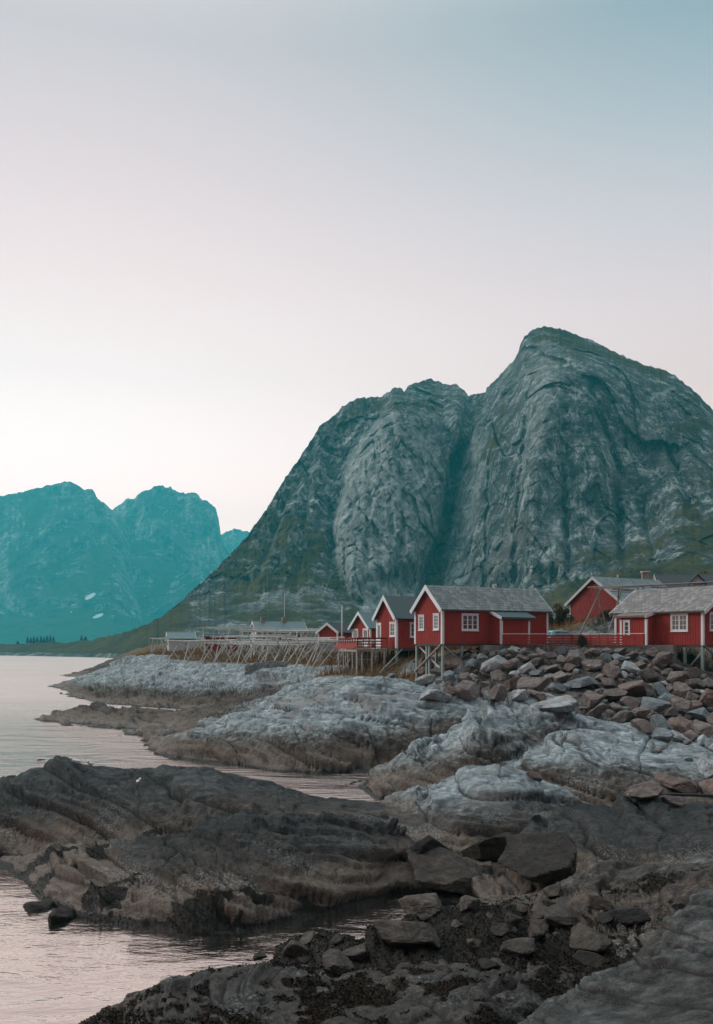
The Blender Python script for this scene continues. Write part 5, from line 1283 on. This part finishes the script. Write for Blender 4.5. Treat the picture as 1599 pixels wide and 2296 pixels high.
# x forward from the rear bumper, y = 0 the side facing us .. 1.74
LC, WCa = 4.05, 1.74
prof = [(.02,.32),(.0,.62),(.06,.92),(.16,.98),(.42,1.38),(.62,1.47),(1.2,1.50),(1.9,1.47),(2.35,1.36),(2.95,.99),(3.3,.93),(3.8,.80),(4.0,.62),(4.05,.40),(3.95,.24),(.12,.22)]
bmc = bmesh.new(); rings = []
for yy, k, dz in ((0.05, 0, 0), (.0, 1, 0), (.0, 2, 0)): pass
def inset(z): return .03 if z < .95 else .03+.20*(z-.95)/.55
vl = [[bmc.verts.new((x, (inset(z) if side == 0 else WCa-inset(z)), z)) for x, z in prof] for side in (0, 1)]
n = len(prof)
for i in range(n): bmc.faces.new((vl[0][i], vl[0][(i+1) % n], vl[1][(i+1) % n], vl[1][i]))
bmc.faces.new(vl[0][::-1]); bmc.faces.new(vl[1]); bmesh.ops.recalc_face_normals(bmc, faces=bmc.faces)
me = bpy.data.meshes.new('body'); bmc.to_mesh(me); bmc.free(); bo = obj('body', me, car, M['car']); mod = bo.modifiers.new('bevel', 'BEVEL'); mod.width = .05; mod.segments = 3; mod.limit_method = 'ANGLE'
def glassy(P, name='car_window'):
    m = MB(); P = [Vector(p) for p in P]; nn = (P[1]-P[0]).cross(P[2]-P[0]).normalized(); m.add([p+nn*.012 for p in P]+[p-nn*.02 for p in P], [tuple(range(len(P))), tuple(range(2*len(P)-1, len(P)-1, -1))]+[(i, i+len(P), (i+1) % len(P)+len(P), (i+1) % len(P)) for i in range(len(P))]); return m.build(name, M['glass'], bo)
def sy(z): return inset(z)-.004
for P in ([(.62,sy(1.02),1.02),(1.45,sy(1.02),1.02),(1.45,sy(1.40),1.40),(.80,sy(1.38),1.38)], [(1.52,sy(1.02),1.02),(2.78,sy(1.02),1.02),(2.28,sy(1.34),1.34),(1.52,sy(1.40),1.40)]): glassy(P); glassy([(x, WCa-y, z) for x, y, z in P][::-1])
glassy([(.165,.20,1.0),(.165,WCa-.2,1.0),(.40,WCa-.27,1.35),(.40,.27,1.35)][::-1], 'rear_window'); glassy([(2.92,.16,1.02),(2.92,WCa-.16,1.02),(2.42,WCa-.24,1.34),(2.42,.24,1.34)], 'windscreen')
for y0 in (.04, WCa-.24):
    m = MB(); m.box((-.015, y0, .62), (.07, y0+.2, .90)); m.build('tail_light', M['tail'], car)
    m = MB(); m.box((3.9, y0, .58), (4.03, y0+.2, .72)); m.build('headlight', M['white'], car)
for x in (.75, 3.2):
    for y0, sg in ((.0, -1), (WCa, 1)):
        m = MB(); m.tube([(x, y0-sg*.2, .31), (x, y0+sg*.01, .31)], .31, 18); ty = m.build('wheel', M['rubber'], car, False); m = MB(); m.tube([(x, y0, .31), (x, y0+sg*.02, .31)], .19, 14); m.build('rim', M['rim'], ty)
m = MB(); m.box((2.45, -.13, .98), (2.62, .03, 1.10)); m.build('wing_mirror', M['car'], car)
m = MB(); m.tube([(.7, WCa/2, 1.46), (.45, WCa/2, 1.72)], .012, 5); m.build('aerial', M['black_cap'], car)

# ------------------------------------------------------------------ dry stone wall below the racks
ws = tag(empty('stone_wall', (ux(552, 104), 104, 0)), 'low dry stone wall below the racks', 'wall'); mw = MB(); rs = random.Random(9); O_ = Vector((ux(552, 104), 104, 0))
for i in range(30):
    u = 552+3.1*i; Y = 104-4.5*i/29; X = ux(u, Y); z0 = hz(X, Y)-.35
    for k in range(6):
        x = X-O_.x+rs.uniform(-.05, .05); w_ = rs.uniform(.13, .24); h_ = rs.uniform(.16, .22); zz = z0+k*.2
        d = rs.uniform(.15, .28); mw.box((x-w_/2-.05+.07*(k % 2), Y-O_.y-d, zz), (x+w_/2+.07*(k % 2), Y-O_.y+.2, zz+h_))
mw.build('stone_courses', M['stone'], ws, bevel=.03)

# ------------------------------------------------------------------ black pipe and white plank on the dark rock
pts = []
for u in range(1400, 1660, 18):
    v = float(np.interp(u, [1400, 1440, 1500, 1560, 1660], [1796, 1787, 1781, 1783, 1786])); Y = 33.6+.8*(u-1400)/260; z = max(zv(v, Y), hz(ux(u, Y), Y)+.05); pts.append(Vector((ux(u, Y), Y, z)))
pp = MB(); pp.tube([p-pts[0] for p in pts], .055, 8); e = tag(pp.build('pipe', M['rubber']), 'long black pipe lying across the dark rock at the right', 'pipe'); e.location = pts[0]
Yp = 33.4; p0 = Vector((ux(1448, Yp), Yp, zv(1786, Yp)+.05)); m = MB(); m.beam((-.17, 0, 0), (.17, .03, .0), .06, .045); m = m.build('plank', M['white']); m.location = p0; tag(m, 'short white plank beside the black pipe', 'plank')
# gulls resting on the headland
for i, (u, v, lab) in enumerate(((172, 1700, 'white gull standing on the crest of the left headland'), (205, 1708, 'white gull on the headland right of its fellow'), (310, 1748, 'white gull on the dark headland slope'))):
    Y = hits(u, v+16) if i == 2 else max((28+.1*q for q in range(95)), key=lambda y: (hz(ux(u, y), y)-H)/y); X = ux(u, Y); z = hz(X, Y)-(.11 if i < 2 else 0); g = tag(empty('gull', (X, Y, z), R(200+50*i)), lab, 'gull', 'gulls on the headland')
    bmg = bmesh.new(); bmesh.ops.create_uvsphere(bmg, u_segments=14, v_segments=10, radius=1)
    for q in bmg.verts:
        x, y, zz = q.co; t = (x+1)/2
        q.co = (x*.19, y*.065*(.45+.8*t if t < .7 else 1.0), .17+zz*.065*(.4+.9*t)+.04*max(0, x))
    hd = bmesh.ops.create_uvsphere(bmg, u_segments=10, v_segments=8, radius=.045)
    for q in hd['verts']: q.co = q.co+Vector((.19, 0, .27))
    me = bpy.data.meshes.new('body'); bmg.to_mesh(me); bmg.free(); b = obj('body', me, g, M['white'])
    m = MB(); m.tube([(.22, 0, .265), (.285, 0, .25)], [.012, .003], 5); m.build('beak', M['bush_gold'], g); 
    for s_ in (-1, 1): m = MB(); m.tube([(0, s_*.03, .12), (.01, s_*.03, -.02)], .007, 5); m.build('leg', M['bush_gold'], g)

# ------------------------------------------------------------------ dry grass and seaweed
def scatter(mask, n, ymin, ymax, amax=.40):
    """random surface points where mask > random"""
    rs = np.random.RandomState(3); i = np.where((np.exp(LY) > ymin) & (np.exp(LY) < ymax))[0]; j = np.where(np.abs(A_) < amax)[0]
    sub_ = mask[i[0]:i[-1], j[0]:j[-1]]*(Yg[i[0]:i[-1], j[0]:j[-1]]**1.3); p = sub_.ravel().astype(float); p /= p.sum()
    k = rs.choice(p.size, n, p=p); ii = i[0]+k//sub_.shape[1]; jj = j[0]+k % sub_.shape[1]; fi = rs.rand(n)[:, None]; fj = rs.rand(n)[:, None]
    a = P1[ii, jj]; return a+(P1[ii+1, jj]-a)*fi+(P1[ii, jj+1]-a)*fj, rs
gm = sstep(.38, .62, grass+.18*noise(X1*.6, Y1*.6, 0*X1+3))
gm = gm*sstep(-.3, .25, noise(X1*.35, Y1*.35, 0*X1+8)+.2)
Pg, rs = scatter(gm, 70000, 60, 190)
n = len(Pg); hgt = (.22+.5*rs.rand(n)**2)*(1+.5*(Pg[:, 1] < 100)); a = rs.rand(n)*6.283; wd = .035+.02*rs.rand(n); ln = rs.normal(size=(n, 2))*.22*hgt[:, None]
s = np.stack([np.cos(a)*wd, np.sin(a)*wd, 0*a], 1); tip = Pg+np.concatenate([ln, hgt[:, None]], 1); Pg = Pg-np.array([0, 0, .05])
tag(obj('grass', np_mesh('grass', np.stack([Pg-s, Pg+s, tip], 1).reshape(-1, 3), np.arange(3*n).reshape(n, 3), None, False), None, M['dry_grass']), 'dry orange brown grass around the racks and stilts', 'grass', kind='stuff')
wm = sstep(.45, .7, weed+.35*noise(X1*1.4, Y1*1.4, Z1*1.4))*(Z1 > .02)
Pw, rs = scatter(wm*(Yg**-1.3)*Yg**-.6, 130000, 11, 29)
n = len(Pw); d = rs.normal(size=(n, 3)); d[:, 2] = np.abs(d[:, 2])*.55; d /= np.linalg.norm(d, axis=1)[:, None]; l = (.022+.045*rs.rand(n))[:, None]; sd = np.cross(d, rs.normal(size=(n, 3))); sd /= np.linalg.norm(sd, axis=1)[:, None]
b0 = Pw-d*.01; V = np.stack([b0, b0+d*l*.5+sd*l*.28, b0+d*l, b0+d*l*.5-sd*l*.28], 1).reshape(-1, 3)
tag(obj('seaweed', np_mesh('seaweed', V, np.arange(4*n).reshape(n, 4), None, False), None, M['weed']), 'dark brown bladder weed draped over the near rocks', 'seaweed', kind='stuff')
DN = True; HAZE = 2e-4
# ------------------------------------------------------------------ camera, sky, sun, air
cam = bpy.data.cameras.new('camera'); co = bpy.data.objects.new('camera', cam); COL.objects.link(co)
co.location = (0, 0, H); co.rotation_euler = (R(90), 0, 0)
cam.sensor_fit = 'VERTICAL'; cam.sensor_height = 36.0; cam.sensor_width = 25.07
cam.lens = 36.0*F/2296.0; cam.shift_y = (V0-1148)/2296.0; cam.clip_start = .1; cam.clip_end = 20000
S.camera = co

TOP = 620.
AIR = (.13, .58, .64)
SUN_AZ, SUN_EL = R(-78), R(30)
w = bpy.data.worlds.new('World'); S.world = w; w.use_nodes = True
nt = w.node_tree; nd = nt.nodes; bg = nd['Background']
def L(a, b): nt.links.new(a, b)
tc = nd.new('ShaderNodeTexCoord'); sp = nd.new('ShaderNodeSeparateXYZ'); L(tc.outputs['Generated'], sp.inputs[0])
def mth(op, a, b=0.):
    n = nd.new('ShaderNodeMath'); n.operation = op
    for i, x in enumerate((a, b)):
        if hasattr(x, 'is_linked'): L(x, n.inputs[i])
        else: n.inputs[i].default_value = x
    return n.outputs[0]
el = mth('DIVIDE', mth('ARCSINE', sp.outputs[2]), math.pi/2)
hl = mth('SQRT', mth('ADD', mth('MULTIPLY', sp.outputs[0], sp.outputs[0]), mth('ADD', mth('MULTIPLY', sp.outputs[1], sp.outputs[1]), 1e-6)))
cd = mth('DIVIDE', mth('ADD', mth('MULTIPLY', sp.outputs[0], math.sin(R(-22))), mth('MULTIPLY', sp.outputs[1], math.cos(R(-22)))), hl)
dl = mth('DIVIDE', mth('ARCCOSINE', mth('MINIMUM', mth('MAXIMUM', cd, -1.), 1.)), math.pi)      # 0 towards the glow, 1 opposite
def comp(c, deg):
    """the sky outside the air: what is left of it after the air, plus the light the air adds, is the colour seen"""
    if not HAZE: return c
    e = R(max(deg, .5)); d = min(TOP/math.sin(e), 4700./math.cos(e)); T = math.exp(-HAZE*d)
    return tuple(max(.05, (x-s_*(1-T))/T) for x, s_ in zip(c, AIR))
def ramp(stops):
    n = nd.new('ShaderNodeValToRGB'); L(el, n.inputs[0]); cr = n.color_ramp; cr.interpolation = 'EASE' if False else 'LINEAR'
    while len(cr.elements) < len(stops): cr.elements.new(.5)
    for e, (deg, c, k) in zip(cr.elements, stops):
        c = comp(lin(c), deg); e.position = max(0, deg)/90; e.color = (c[0]*k, c[1]*k, c[2]*k, 1)
    return n.outputs[0]
glow = ramp([(0,(255,250,246),1.10),(6,(254,248,246),1.10),(11,(252,250,249),1.06),(15,(248,244,243),1.),(20,(240,231,231),1.),(25,(226,218,221),1.),(31,(204,204,208),1.),(45,(212,216,218),1.3),(90,(222,232,236),2.4)])
side = ramp([(0,(232,222,216),1.),(9,(230,222,219),1.),(14,(222,217,216),1.),(18,(219,216,219),1.),(23,(198,206,212),1.),(28,(166,190,199),1.),(32,(141,175,185),1.),(45,(190,208,214),1.3),(90,(222,232,236),2.4)])
away = ramp([(0,(160,160,166),.4),(10,(158,165,172),.42),(30,(150,170,182),.6),(60,(195,210,216),1.4),(90,(222,232,236),2.4)])
def mixc(f, a, b):
    n = nd.new('ShaderNodeMix'); n.data_type = 'RGBA'; L(f, n.inputs[0]); L(a, n.inputs[6]); L(b, n.inputs[7]); return n.outputs[2]
def mrng(x, a, b):
    n = nd.new('ShaderNodeMapRange'); n.interpolation_type = 'SMOOTHSTEP'; L(x, n.inputs[0]); n.inputs[1].default_value = a; n.inputs[2].default_value = b; return n.outputs[0]
c = mixc(mrng(dl, 5/180, 50/180), glow, side); c = mixc(mrng(dl, 50/180, 130/180), c, away)
sky = nd.new('ShaderNodeTexSky'); sky.sky_type = 'NISHITA'; sky.sun_disc = False; sky.sun_elevation = SUN_EL; sky.sun_rotation = SUN_AZ
sc_ = nd.new('ShaderNodeVectorMath'); sc_.operation = 'SCALE'; L(sky.outputs[0], sc_.inputs[0]); sc_.inputs['Scale'].default_value = .004
ad = nd.new('ShaderNodeVectorMath'); ad.operation = 'ADD'; L(c, ad.inputs[0]); L(sc_.outputs[0], ad.inputs[1])
L(ad.outputs[0], bg.inputs[0]); bg.inputs[1].default_value = 1.0

sun = bpy.data.lights.new('sun', 'SUN'); so = bpy.data.objects.new('sun', sun); COL.objects.link(so)
sun.energy = 1.5; sun.angle = R(18); sun.color = (1., .95, .92)
d = Vector((math.sin(SUN_AZ)*math.cos(SUN_EL), math.cos(SUN_AZ)*math.cos(SUN_EL), math.sin(SUN_EL)))
so.rotation_euler = d.to_track_quat('Z', 'Y').to_euler(); so.location = (0, 0, 60)

if HAZE:
    hm = bpy.data.materials.new('sea_air'); hm.use_nodes = True; ht = hm.node_tree
    ht.nodes.remove(ht.nodes['Principled BSDF'])
    pv = ht.nodes.new('ShaderNodeVolumePrincipled'); pv.inputs['Color'].default_value = (.08, .80, .90, 1); pv.inputs['Density'].default_value = HAZE
    pv.inputs['Anisotropy'].default_value = 0.35
    ht.links.new(pv.outputs[0], ht.nodes['Material Output'].inputs['Volume'])
    hm.cycles.homogeneous_volume = True
    mb = MB(); mb.box((-3200, -120, -60), (3200, 4750, H+TOP)); tag(mb.build('haze', hm), kind='stuff')

S.render.engine = 'CYCLES'
cy = S.cycles; cy.max_bounces = 5; cy.diffuse_bounces = 3; cy.glossy_bounces = 3; cy.volume_bounces = 1; cy.transmission_bounces = 2
cy.use_denoising = DN; cy.use_adaptive_sampling = True; cy.adaptive_threshold = .015
cy.caustics_reflective = False; cy.caustics_refractive = False
S.view_settings.view_transform = 'Standard'; S.view_settings.look = 'None'; S.view_settings.exposure = 0; S.view_settings.gamma = 1
